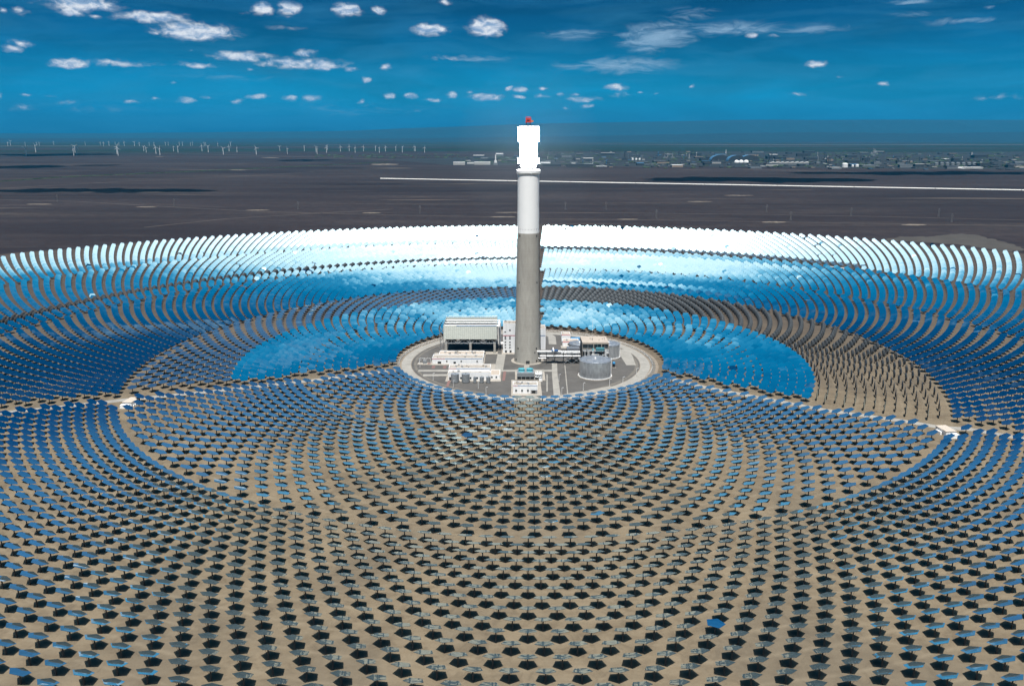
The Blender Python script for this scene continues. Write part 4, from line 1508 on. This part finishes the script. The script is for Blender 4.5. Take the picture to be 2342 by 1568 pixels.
for cx, cy, w_, h_ in ((618, 360.6, 44, 1.2), (880, 376, 66, 3), (545, 389, 40, 1.2), (90, 467, 60, 2.0), (335, 473.5, 50, 2.2), (590, 480.5, 55, 2.2), (850, 487, 45, 2.2), (1150, 496, 60, 2.2),
                       (1435, 501.5, 50, 2), (1770, 508, 60, 3.5), (2090, 514, 60, 3.4), (1600, 461, 60, 2), (1690, 447, 70, 1.6), (365, 358.5, 20, .9), (1180, 486, 100, 2.0)):
    top, bot = [], []
    for q in range(13):
        f = q / 12
        e = math.sin(PI * f) ** .6
        top.append(W(cx - w_ / 2 + w_ * f, cy - h_ / 2 * e * rr.uniform(.5, 1.1)))
        bot.append(W(cx - w_ / 2 + w_ * f, cy + h_ / 2 * e * rr.uniform(.5, 1.1) + .02))
    poly(m, bot + top[::-1], .14)
struct('sand_patch', m, M_salt if False else flat('tan_patch', (.17, .14, .11), .95, var=.2, scale=.01))
m = MB()
for pts in ([(2010, 549), (2060, 541), (2130, 541), (2180, 535), (2230, 536), (2260, 545), (2310, 556), (2345, 572), (2300, 576), (2200, 560), (2100, 553)],):
    rag = []
    for (p, q) in zip(pts, pts[1:] + pts[:1]):
        for k in range(7):
            f = k / 7
            rag.append(W(p[0] + (q[0] - p[0]) * f + rr.uniform(-5, 5), p[1] + (q[1] - p[1]) * f + rr.uniform(-1.1, 1.1)))
    poly(m, rag, .11)
struct('sand_clearing', m, flat('sand_clearing', (.056, .049, .043), .95, var=.2, scale=.02))


def pylon(x, yt, yb, where):
    bx, by = W(x, yb)
    h = max(22, min(60, CAM_H + ray(1171, yt)[2] * by / ray(1171, yt)[1]))
    o = empty('power_pylon', (bx, by, 0), f'thin dark lattice pylon on the plain {where}', 'pylon', 'power line pylons on the plain')
    m = MB()
    for sx in (-1, 1):
        for sy in (-1, 1):
            m.bar((sx * h * .09, sy * h * .09, 0), (sx * .5, sy * .5, h * .72), .34, 4)
            m.bar((sx * .5, sy * .5, h * .72), (sx * .25, sy * .25, h), .28, 4)
    for k in range(5):
        z0, z1 = h * .72 * k / 5, h * .72 * (k + 1) / 5
        r0, r1 = h * .09 * (1 - k / 5) + .5 * k / 5, h * .09 * (1 - (k + 1) / 5) + .5 * (k + 1) / 5
        m.bar((-r0, -r0, z0), (r1, -r1, z1), .16, 4).bar((r0, -r0, z0), (-r1, -r1, z1), .16, 4)
        m.bar((-r0, r0, z0), (r1, r1, z1), .16, 4).bar((-r0, -r0, z0), (-r1, r1, z1), .16, 4)
    m.build('lattice', M_pylon, o)
    m = MB()
    for z, w_ in ((.74, .16), (.86, .13), (.97, .09)):
        m.bar((-h * w_, 0, h * z), (h * w_, 0, h * z), .26, 4)
    m.build('crossarm', M_pylon, o)


for x, t0, t1, wh in ((132, 451, 461, 'far left'), (399, 458, 471, 'left of centre below the long cloud shadow'), (682, 461, 478.5, 'left of the tower, second from it'), (961, 471, 488.5, 'nearest to the tower on its left'),
                      (1501, 481, 498.5, 'right of the tower, first beyond the bright mirrors'), (1808, 483.5, 503.5, 'with the tallest lattice right of the tower'), (1753, 476, 486, 'just behind the tallest one'),
                      (1946, 478, 493.5, 'between the tallest one and the right edge'), (2146, 481, 496, 'behind the one near the right edge'), (2176, 488.5, 508.5, 'near the right edge'),
                      (1293, 468, 479, 'right beside the upper tower shaft'), (1386, 468, 479, 'second right from the tower shaft')):
    pylon(x, t0, t1, wh)

# ------------------------------------------------------------------ wind turbines
TUR = [(493, 298, 150, 0), (672, 232, 105, 0), (1385, 292, 170, 0), (1410, 240, 120, 0), (1443, 262, 140, 0), (2215, 292, 150, 0), (2195, 262, 130, 0), (150, 115, 50, 0), (200, 105, 20, 0), (475, 110, 60, 0), (1010, 95, 40, 0),
       (1600, 100, 50, 0), (1885, 100, 60, 0), (1945, 115, 50, 0), (2045, 110, 40, 0), (2160, 100, 60, 0), (2230, 110, 60, 0), (2330, 110, 40, 0), (690, 100, 60, 0), (740, 105, 55, 0)]
TUR = [(x / 4.684, 560 + b / 4.684, 560 + a / 4.684) for x, b, a, _ in TUR]
TUR += [(500 + x / 4.684, 560 + b / 4.684, 560 + a / 4.684) for x, b, a in ((180, 110, 40), (270, 115, 55), (355, 210, 130), (400, 235, 150), (455, 110, 60), (545, 120, 55), (582, 258, 140), (657, 285, 160), (765, 110, 85), (812, 105, 50), (912, 212, 130),
        (995, 235, 125), (1020, 105, 80), (1080, 110, 50), (1230, 110, 60), (1268, 105, 50), (1445, 210, 110), (1485, 115, 55), (1512, 110, 60), (1562, 228, 120), (1740, 120, 70), (1845, 272, 160), (1952, 212, 120), (1982, 120, 50), (2100, 230, 150))]
TUR += [(1000 + x / 2.9275, 560 + b / 2.9275, 560 + a / 2.9275) for x, b, a in ((75, 170, 95), (350, 130, 80), (438, 165, 105), (637, 130, 75), (775, 140, 85), (787, 165, 100), (905, 120, 75), (897, 150, 90), (1060, 135, 80), (1163, 130, 75), (1232, 150, 90),
        (1330, 132, 90), (1470, 128, 80), (1515, 150, 90), (1588, 135, 85), (1708, 130, 80), (1785, 145, 85), (1925, 130, 80), (1937, 130, 85), (2045, 148, 90))]


def turbine():
    t = empty('wind_turbine', (0, 0, 0), 'white wind turbine', 'wind turbine', 'white wind turbines on the far plain left of the tower')
    MB().lathe([(3.4, -.5), (2.1, 80)], 12).build('tower_tube', M_turb, t)
    MB().box(-2.2, 2.2, -5, 6, 79.5, 84).build('nacelle', M_turb, t)
    r = MB().lathe([(.1, -1.5), (1.8, -.8), (1.8, 1.5)], 10).build('rotor', M_turb, t)
    r.location = (0, -6.2, 82)
    r.rotation_euler = (PI / 2, 0, 0)
    for q in range(3):
        b = MB().add([(-1.5, 0, 0), (1.5, 0, 0), (2.2, 8, 0), (.5, 40, 0), (-.4, 40, 0), (-1.6, 8, 0), (-1.2, 0, .9), (1.2, 0, .9), (1.6, 8, .7), (.3, 40, .2), (-.2, 40, .2), (-1.2, 8, .7)],
                     [(5, 4, 3, 2, 1, 0), (6, 7, 8, 9, 10, 11), (0, 1, 7, 6), (1, 2, 8, 7), (2, 3, 9, 8), (3, 4, 10, 9), (4, 5, 11, 10), (5, 0, 6, 11)]).build('blade', M_turb, r)
        b.rotation_euler = (0, 0, 2 * PI * q / 3)
    return t


proto = turbine()
order = sorted(range(len(TUR)), key=lambda i: TUR[i][0])
rr = random.Random(21)
front = [i for i in order if (TUR[i][1] / 1.749) > 342]
mid = [i for i in order if 334.8 < (TUR[i][1] / 1.749) <= 342]
back = [i for i in order if (TUR[i][1] / 1.749) <= 334.8]
for rowname, row in (('nearest', front), ('middle', mid), ('farthest', back)):
    for q, i in enumerate(row):
        x, b, a = (v / 1.749 for v in TUR[i])
        bx, by = W(x, b)
        hub = (CAM_H + ray(1171, a)[2] * by / ray(1171, a)[1])
        o = proto if (rowname == 'nearest' and q == 0) else copy_tree(proto)
        s = max(.75, min(2.0, hub / 80.0))
        o.location = (bx, by, 0)
        o.scale = (s, s, s)
        o.rotation_euler = (0, 0, R(rr.choice((0, 12, -10, 70, 60, 80, 25))))
        for ch in o.children:
            if ch.name.startswith('rotor'):
                ch.rotation_euler = (PI / 2, R(rr.uniform(0, 120)), 0)
        o['label'] = f'white wind turbine, {ordinal(q + 1)} from left in the {rowname} row left of the tower'

# ------------------------------------------------------------------ the far industrial town
PAL = {'dark': flat('far_dark_roof', (.035, .045, .06), .8, var=.2, scale=.02), 'grey': flat('far_grey_wall', (.16, .18, .20), .8, var=.2, scale=.02),
       'pale': flat('far_pale_wall', (.42, .42, .41), .8, var=.15, scale=.02), 'white': flat('far_white_roof', (.78, .78, .78), .7, var=.08, scale=.02),
       'blue': flat('far_blue_roof', (.06, .16, .28), .6, var=.15, scale=.02), 'tan': flat('far_tan_wall', (.27, .21, .17), .85, var=.15, scale=.02)}
GRP = 'buildings of the distant industrial town'


def at_far(x, yb):
    bx, by = W(x, yb)
    return bx, by, by / F_PX / CP * 1.01          # metres per picture unit there


def far_shed(x, yb, w_, h_, roof, wall, label, kind='shed', dep=None):
    bx, by, s = at_far(x, yb)
    w_, h_ = w_ * s, h_ * s
    d = dep or rr.uniform(25, 70)
    o = empty('industrial_building', (bx, by, 0), label, 'building', GRP)
    MB().box(-w_ / 2, w_ / 2, 0, d, 0, h_ * .82).build('wall', PAL[wall], o)
    if kind == 'gable':
        MB().add([(-w_ / 2, -.5, h_ * .82), (w_ / 2, -.5, h_ * .82), (w_ / 2, d + .5, h_ * .82), (-w_ / 2, d + .5, h_ * .82), (-w_ / 2, d / 2, h_), (w_ / 2, d / 2, h_)],
                 [(0, 1, 5, 4), (2, 3, 4, 5), (1, 2, 5), (3, 0, 4), (3, 2, 1, 0)]).build('roof', PAL[roof], o)
    else:
        MB().box(-w_ / 2 - .5, w_ / 2 + .5, -.5, d + .5, h_ * .821, h_).build('roof', PAL[roof], o)
    return o


m = MB()
poly(m, [W(x, y) for x, y in ((1192, 379), (1500, 381.5), (1750, 382.5), (2000, 385.5), (2400, 389.5), (2400, 346), (2100, 349), (1700, 346.5), (1420, 347.5), (1250, 352), (1180, 366))], .09)
poly(m, [W(x, y) for x, y in ((1030, 378), (1180, 378.5), (1185, 358), (1120, 357), (1000, 362), (880, 364), (900, 366))], .09)
struct('town_ground', m, flat('dark_town_soil', (.016, .019, .022), .95, var=.35, scale=.004))  # one dark sheet laid under the town roofs
rows = [(384, 'front', 1200, 2342, 30), (379.5, 'second', 1185, 2342, 44), (374.5, 'third', 1040, 2342, 52), (369, 'fourth', 1050, 2342, 50), (363.5, 'fifth', 1130, 2342, 38), (357, 'sixth', 1180, 2342, 34), (350, 'rearmost', 1240, 2342, 26)]
for yb, nm, xa, xb, n in rows:
    xs_ = sorted(xa + (xb - xa) * ((q + rr.uniform(.05, .95)) / n) for q in range(n))
    for q, x in enumerate(xs_):
        yo = yb + (x - 1700) * .0075 + rr.uniform(-1.6, 1.6) - (1.5 if x < 1250 else 0)
        if yb == 384:
            yo = min(yo, 382.5 + max(0, x - 1240) * .008)
        if 1195 < x < 1248:
            continue
        big = rr.random()
        w_ = rr.uniform(3.5, 11) if big < .75 else rr.uniform(12, 30)
        h_ = rr.uniform(1.2, 2.8) if big < .78 else rr.uniform(3.0, 6.5)
        c = rr.choices(['dark', 'grey', 'pale', 'white', 'blue', 'tan'], [46, 20, 8, 10 if x < 1550 else 6, 10, 6])[0]
        wl = rr.choices(['dark', 'grey', 'pale', 'tan'], [64, 24, 5, 7])[0]
        nm_c = {'dark': 'dark roofed', 'grey': 'grey roofed', 'pale': 'pale roofed', 'white': 'white roofed', 'blue': 'blue roofed', 'tan': 'tan roofed'}[c]
        side = 'left' if x < 1195 else 'right'
        far_shed(x, yo, w_, h_, c, wl, f'{"tall" if h_ > 3.6 else "low"} {nm_c} building, {ordinal(q + 1)} from left in the {nm} row of the far town', rr.choice(('shed', 'gable', 'shed')))

# arched halls, domes, tanks, sawtooth sheds, chimneys
for q, (x, yb, w_, h_, c, nm) in enumerate(((1648, 368.5, 40, 13, 'blue', 'left of three'), (1686, 369.5, 38, 13, 'blue', 'middle of three'), (1716, 369, 40, 13, 'blue', 'right of three'))):
    bx, by, s = at_far(x, yb)
    o = empty('arched_hall', (bx, by, 0), f'large blue arched storage hall, {nm}, in the distant town', 'hall')
    W2, H2 = w_ * s / 2, h_ * s
    n = 14
    vs = [(W2 * math.cos(PI * i / n) * -1, y, H2 * math.sin(PI * i / n) ** .9) for y in (0, 90) for i in range(n + 1)]
    MB().add(vs, [(i, i + 1, n + 2 + i, n + 1 + i) for i in range(n)]).build('roof', PAL[c], o)
    MB().add([v for v in vs[:n + 1]], [tuple(range(n + 1))]).add([v for v in vs[n + 1:]], [tuple(range(n, -1, -1))]).build('end_wall', PAL['dark'], o)
for q, (x, yb, nm) in enumerate(((1685, 372.2, 'leftmost'), (1695, 372, 'middle'), (1706.5, 372, 'rightmost'))):
    bx, by, s = at_far(x, yb)
    o = empty('dome_store', (bx, by, 0), f'small white dome store, {nm} of three in front of the blue arched halls', 'dome', 'white dome stores')
    r = 5.2 * s
    MB().lathe([(r, 0), (r, r * .3)], 24, cap=False).build('base_wall', PAL['white'], o)
    MB().lathe([(r * math.cos(R(a)), r * .3 + r * .8 * math.sin(R(a))) for a in range(0, 91, 15)], 24).build('dome', PAL['white'], o)
for q, (x, yb, w_, h_) in enumerate([(1932, 383, 12, 9.5)] + [(1950, 381.5, 5, 4.5), (1960, 381.5, 7, 5.5)] + [(2141 + 12.4 * k, 378.6, 8, 7) for k in range(8)] + [(1447, 366, 4.5, 4), (1455, 366, 4.5, 4), (1463, 366, 4.5, 4)]):
    bx, by, s = at_far(x, yb)
    where = ('large white, alone right of the sawtooth sheds' if q == 0 else f'small white ball-topped, {"left" if q == 1 else "right"} one beside the large white silo' if q < 3 else
             f'dark cylindrical, {ordinal(q - 2)} from left of eight near the right edge,' if q < 11 else f'pale, {ordinal(q - 10)} of three beside the tall dark chimney')
    o = empty('storage_silo', (bx, by, 0), f'{where} silo in the far town', 'silo', 'storage silos of the distant town')
    mt = PAL['white'] if q < 3 or q > 10 else PAL['grey']
    MB().lathe([(w_ * s / 2, 0), (w_ * s / 2, h_ * s * .82)], 20, cap=False).build('shell', mt, o)
    MB().lathe([(w_ * s / 2, h_ * s * .82), (w_ * s * .3, h_ * s * .95), (.3, h_ * s)], 20).build('roof', mt, o)
for k in range(8):
    x = 1766 + k * 11.2
    bx, by, s = at_far(x, 377.4)
    o = empty('cooling_shed', (bx, by, 0), f'grey sawtooth cooling shed, {ordinal(k + 1)} from left in the row of eight', 'shed', 'sawtooth cooling sheds')
    w_, h_ = 10.4 * s, 7.0 * s
    MB().box(-w_ / 2, w_ / 2, 0, 30, 0, h_ * .62).build('wall', PAL['grey'], o)
    MB().add([(-w_ / 2, -.5, h_ * .62), (w_ / 2, -.5, h_ * .62), (w_ / 2, 30.5, h_ * .62), (-w_ / 2, 30.5, h_ * .62), (w_ * .4, -.5, h_), (w_ * .4, 30.5, h_)],
             [(0, 1, 4), (1, 2, 5, 4), (2, 3, 5), (3, 0, 4, 5)]).build('roof', PAL['pale'], o)
CH = [(1428.6, 366, 345.8, 'dark', 2.6, 'tall dark chimney right of the tower'), (1968, 370.5, 357, 'dark', 2.4, 'left one of two dark stacks beside the white plume'), (1984, 370.5, 356.8, 'dark', 2.4, 'right one of two dark stacks beside the white plume'),
      (1133.5, 377.5, 356, 'white', 3.0, 'white lattice-like stack left of the solar tower'), (1614, 368, 355, 'dark', 1.6, 'thin dark stack left of the blue arched halls'), (1660, 353, 343, 'white', 1.2, 'slim white stack behind the blue arched halls'),
      (1630, 369, 360, 'dark', 1.6, 'short dark stack beside the blue arched halls'), (1730, 368, 352, 'dark', 1.6, 'dark stack right of the blue arched halls'), (1884, 373, 355, 'dark', 2.2, 'dark stack at the pair of leaning conveyors'),
      (1895, 374, 356, 'dark', 2.6, 'thick dark stack at the leaning conveyors'), (1870, 374, 358, 'grey', 2.2, 'grey stack left of the leaning conveyors'), (2222, 358, 349, 'white', 1.4, 'slim white stack near the right edge'),
      (1520, 362, 350, 'grey', 1.8, 'grey stack left of the pale tank farm'), (1538, 361, 351, 'grey', 2.6, 'thick grey stack left of the pale tank farm'), (1557, 361, 349, 'dark', 1.6, 'dark stack beside the pale tank farm'), (1576, 363, 353, 'pale', 1.5, 'pale stack beside the pale tank farm'),
      (1312, 366, 357, 'dark', 2.2, 'short dark stack nearest right of the solar tower'), (2076, 372, 361, 'dark', 1.5, 'thin dark stack between plume and silos')]
for x, yb, yt, c, w_, nm in CH:
    bx, by, s = at_far(x, yb)
    h = (yb - yt) * s
    o = empty('chimney_stack', (bx, by, 0), f'{nm}, in the distant town', 'chimney')
    MB().lathe([(w_ * s * .55, 0), (w_ * s * .36, h)], 12).build('flue', PAL[c], o)
    MB().box(-w_ * s * 1.6, w_ * s * 1.6, -8, 22, 0, h * .22).build('boiler_house', PAL['dark' if c == 'dark' else 'grey'], o)
    if c == 'white' and w_ > 2:
        MB().box(-w_ * s * .9, w_ * s * .9, -4, 8, 0, h * .45).build('platform', PAL['white'], o)
for q in range(64):
    x = rr.uniform(1215, 2340) if q % 5 else rr.uniform(1500, 1780)
    yb = rr.uniform(356, 379) + (x - 1700) * .006
    bx, by, s = at_far(x, yb)
    h, w_ = rr.uniform(4, 10) * s, rr.uniform(1.0, 2.2) * s
    c = rr.choices(['dark', 'grey', 'pale', 'blue'], [5, 3, 2, 2])[0]
    near = 'below' if yb > 370 else 'among'
    o = empty('process_tower', (bx, by, 0), f'slim {c} process tower standing {near} the far town roofs', 'process tower', f'{c} process towers of the distant town')
    MB().lathe([(w_ * .5, 0), (w_ * .5, h * .86), (w_ * .3, h)], 8).build('shell', PAL[c], o)
    MB().box(-w_ * .8, w_ * .8, -w_ * .8, w_ * .8, h * .55, h * .6).build('platform', PAL['dark'], o)
for x0, y0, x1, y1, nm in ((1878, 374, 1897, 357, 'left'), (1935, 371, 1912, 356, 'right')):
    bx, by, s = at_far(x0, y0)
    o = empty('conveyor', (bx, by, 0), f'long sloping dark conveyor, {nm} of two leaning ones in the distant town', 'conveyor')
    L, H = (x1 - x0) * s, (y0 - y1) * s
    MB().bar((0, 0, 3), (L, 0, H), 3.0, 4).build('gallery', PAL['dark'], o)
    MB().bar((L * .5, 0, 0), (L * .5, 0, H * .5), 1.6, 4).bar((L, 0, 0), (L, 0, H), 2.2, 4).build('trestle', PAL['dark'], o)
for x, yb, w_, h_, lab in ((1050, 377.4, 25, 6.2, 'wide pale works hall nearest left of the solar tower'), (1103, 377, 34, 6, 'long white works beside the white stack'), (1076, 375.5, 14, 3.4, 'white works behind the long one left of the tower'),
                           (2216, 386.0, 60, 3.4, 'long low white roofed shed near the right edge'), (1262, 381, 40, 5, 'dark long hall just right of the solar tower'), (1322, 382.5, 52, 6.5, 'long dark hall first along the plain edge'),
                           (1245, 376, 24, 4.5, 'white works partly behind the solar tower')):
    far_shed(x, yb, w_, h_, 'white' if 'white' in lab or 'pale' in lab else 'dark', 'pale' if 'white' in lab or 'pale' in lab else 'dark', lab + ', in the distance', 'shed', 45)


def belt(name, xs0, xs1, y0, y1, n, label, hmax=9.0):
    """shelter belts and orchards: masses of small rounded crowns nobody could count"""
    m = MB()
    for q in range(n):
        x, y = rr.uniform(xs0, xs1), rr.uniform(y0, y1)
        bx, by = W(x, y)
        s = by / F_PX
        L, h = rr.uniform(1.5, 9) * s, rr.uniform(4, hmax)
        k = 7
        vs = []
        for j, (f, z) in enumerate(((1.0, 0), (1.05, .45), (.62, .85), (.2, 1.0))):
            for i in range(k):
                a = 2 * PI * i / k
                e = rr.uniform(.8, 1.15)
                vs.append((bx + L * f * e * math.cos(a), by + 14 * f * e * math.sin(a), h * z * rr.uniform(.85, 1.1)))
        m.add(vs, [(j * k + i, j * k + (i + 1) % k, (j + 1) * k + (i + 1) % k, (j + 1) * k + i) for j in range(3) for i in range(k)] + [tuple(3 * k + i for i in range(k))])
    return tag(m.build(name, M_tree), label, 'trees', kind='stuff')


belt('tree_belt', 1240, 2350, 346, 386, 420, 'dark shelter belts of small trees among the distant town')
belt('tree_belt', 1040, 1190, 358, 376, 60, 'dark shelter belts left of the tower in the distance')
belt('tree_belt', 700, 1050, 353, 362, 70, 'dark shelter belt below the wind turbines')

# the white steam plume
m, N, o_ = material('steam')
v = N.n('ShaderNodeVolumePrincipled')
v.inputs['Color'].default_value = (.95, .97, 1, 1)
v.inputs['Density'].default_value = .008
N.link(v.outputs[0], o_.inputs['Volume'])
bx, by, s = at_far(1998, 356)
mb = MB()
for q, (dx, dz, r) in enumerate(((0, 2, 3.0), (-3, 5, 4.0), (2, 7, 4.5), (6, 4.5, 3.5), (1, 11, 3.0), (-1, 14, 1.7))):
    mb.lathe([(.05, dz * s - r * s), (r * s * .7, dz * s - r * s * .7), (r * s, dz * s), (r * s * .7, dz * s + r * s * .7), (.05, dz * s + r * s)], 12, dx * s, 0)
pl = mb.build('steam_plume', m)
pl.location = (bx, by, 0)
tag(pl, 'small white steam plume rising from the distant town on the right', 'plume')

# ------------------------------------------------------------------ the low clouds overhead that shade the plain
mcl, N, o_ = material('cloud')
principled(N, o_, (.85, .87, .9, 1), 1.0, 0, 0)


def overhead(x0, x1, y0, y1, seed):
    r = random.Random(seed)
    a, b = W((x0 + x1) / 2, y1), W((x0 + x1) / 2, y0)
    l, rgt = W(x0, (y0 + y1) / 2), W(x1, (y0 + y1) / 2)
    alt = 2400.0
    off = SUN * (alt / SUN.z)
    cx, cy = (l[0] + rgt[0]) / 2 + off.x, (a[1] + b[1]) / 2 + off.y
    hw, hd = (rgt[0] - l[0]) / 2, (b[1] - a[1]) / 2
    m = MB()
    n = max(7, int(hw / max(hd, 40) * 5))
    for q in range(n):
        f = (q + .5) / n * 2 - 1
        e = math.sqrt(max(.08, 1 - f * f))
        px, py = cx + hw * f + r.uniform(-.1, .1) * hw / n, cy + hd * r.uniform(-.25, .25) * e
        rx, ry, rz = hw / n * r.uniform(1.4, 2.4), hd * e * r.uniform(.5, .95), 90 * e * r.uniform(.8, 1.4)
        k = 12
        vs = []
        for (fr, z) in ((.55, -.25), (1, 0), (.8, .55), (.35, .95)):
            for i in range(k):
                t = 2 * PI * i / k
                w_ = r.uniform(.8, 1.2)
                vs.append((px + rx * fr * w_ * math.cos(t), py + ry * fr * w_ * math.sin(t), alt + rz * z * r.uniform(.8, 1.2)))
        m.add(vs, [(j * k + i, j * k + (i + 1) % k, (j + 1) * k + (i + 1) % k, (j + 1) * k + i) for j in range(3) for i in range(k)] + [tuple(3 * k + i for i in range(k)), tuple(range(k - 1, -1, -1))])
    return m.build('cloud', mcl)


for q, (s_, lab) in enumerate((((-60, 470, 429.5, 443.5), 'long cloud whose shadow lies nearest on the left plain'), ((-40, 130, 377, 388), 'cloud shading the plain below the leftmost wind turbines'), ((640, 752, 364.5, 369.5), 'small cloud shading the plain left of the tower'),
                              ((1520, 1960, 403, 419), 'wide cloud whose shadow crosses the white wall on the right'), ((1840, 2420, 391, 402), 'cloud shading the plain edge at the far right'), ((-60, 250, 351, 357.5), 'cloud shading the far plain behind the leftmost turbines'),
                              ((180, 270, 376, 380), 'small cloud shading the plain beneath the second turbine group'), ((1480, 1600, 411, 415), 'small cloud left of the wide one on the right'))):
    tag(overhead(*s_, 31 + q), lab, 'cloud')
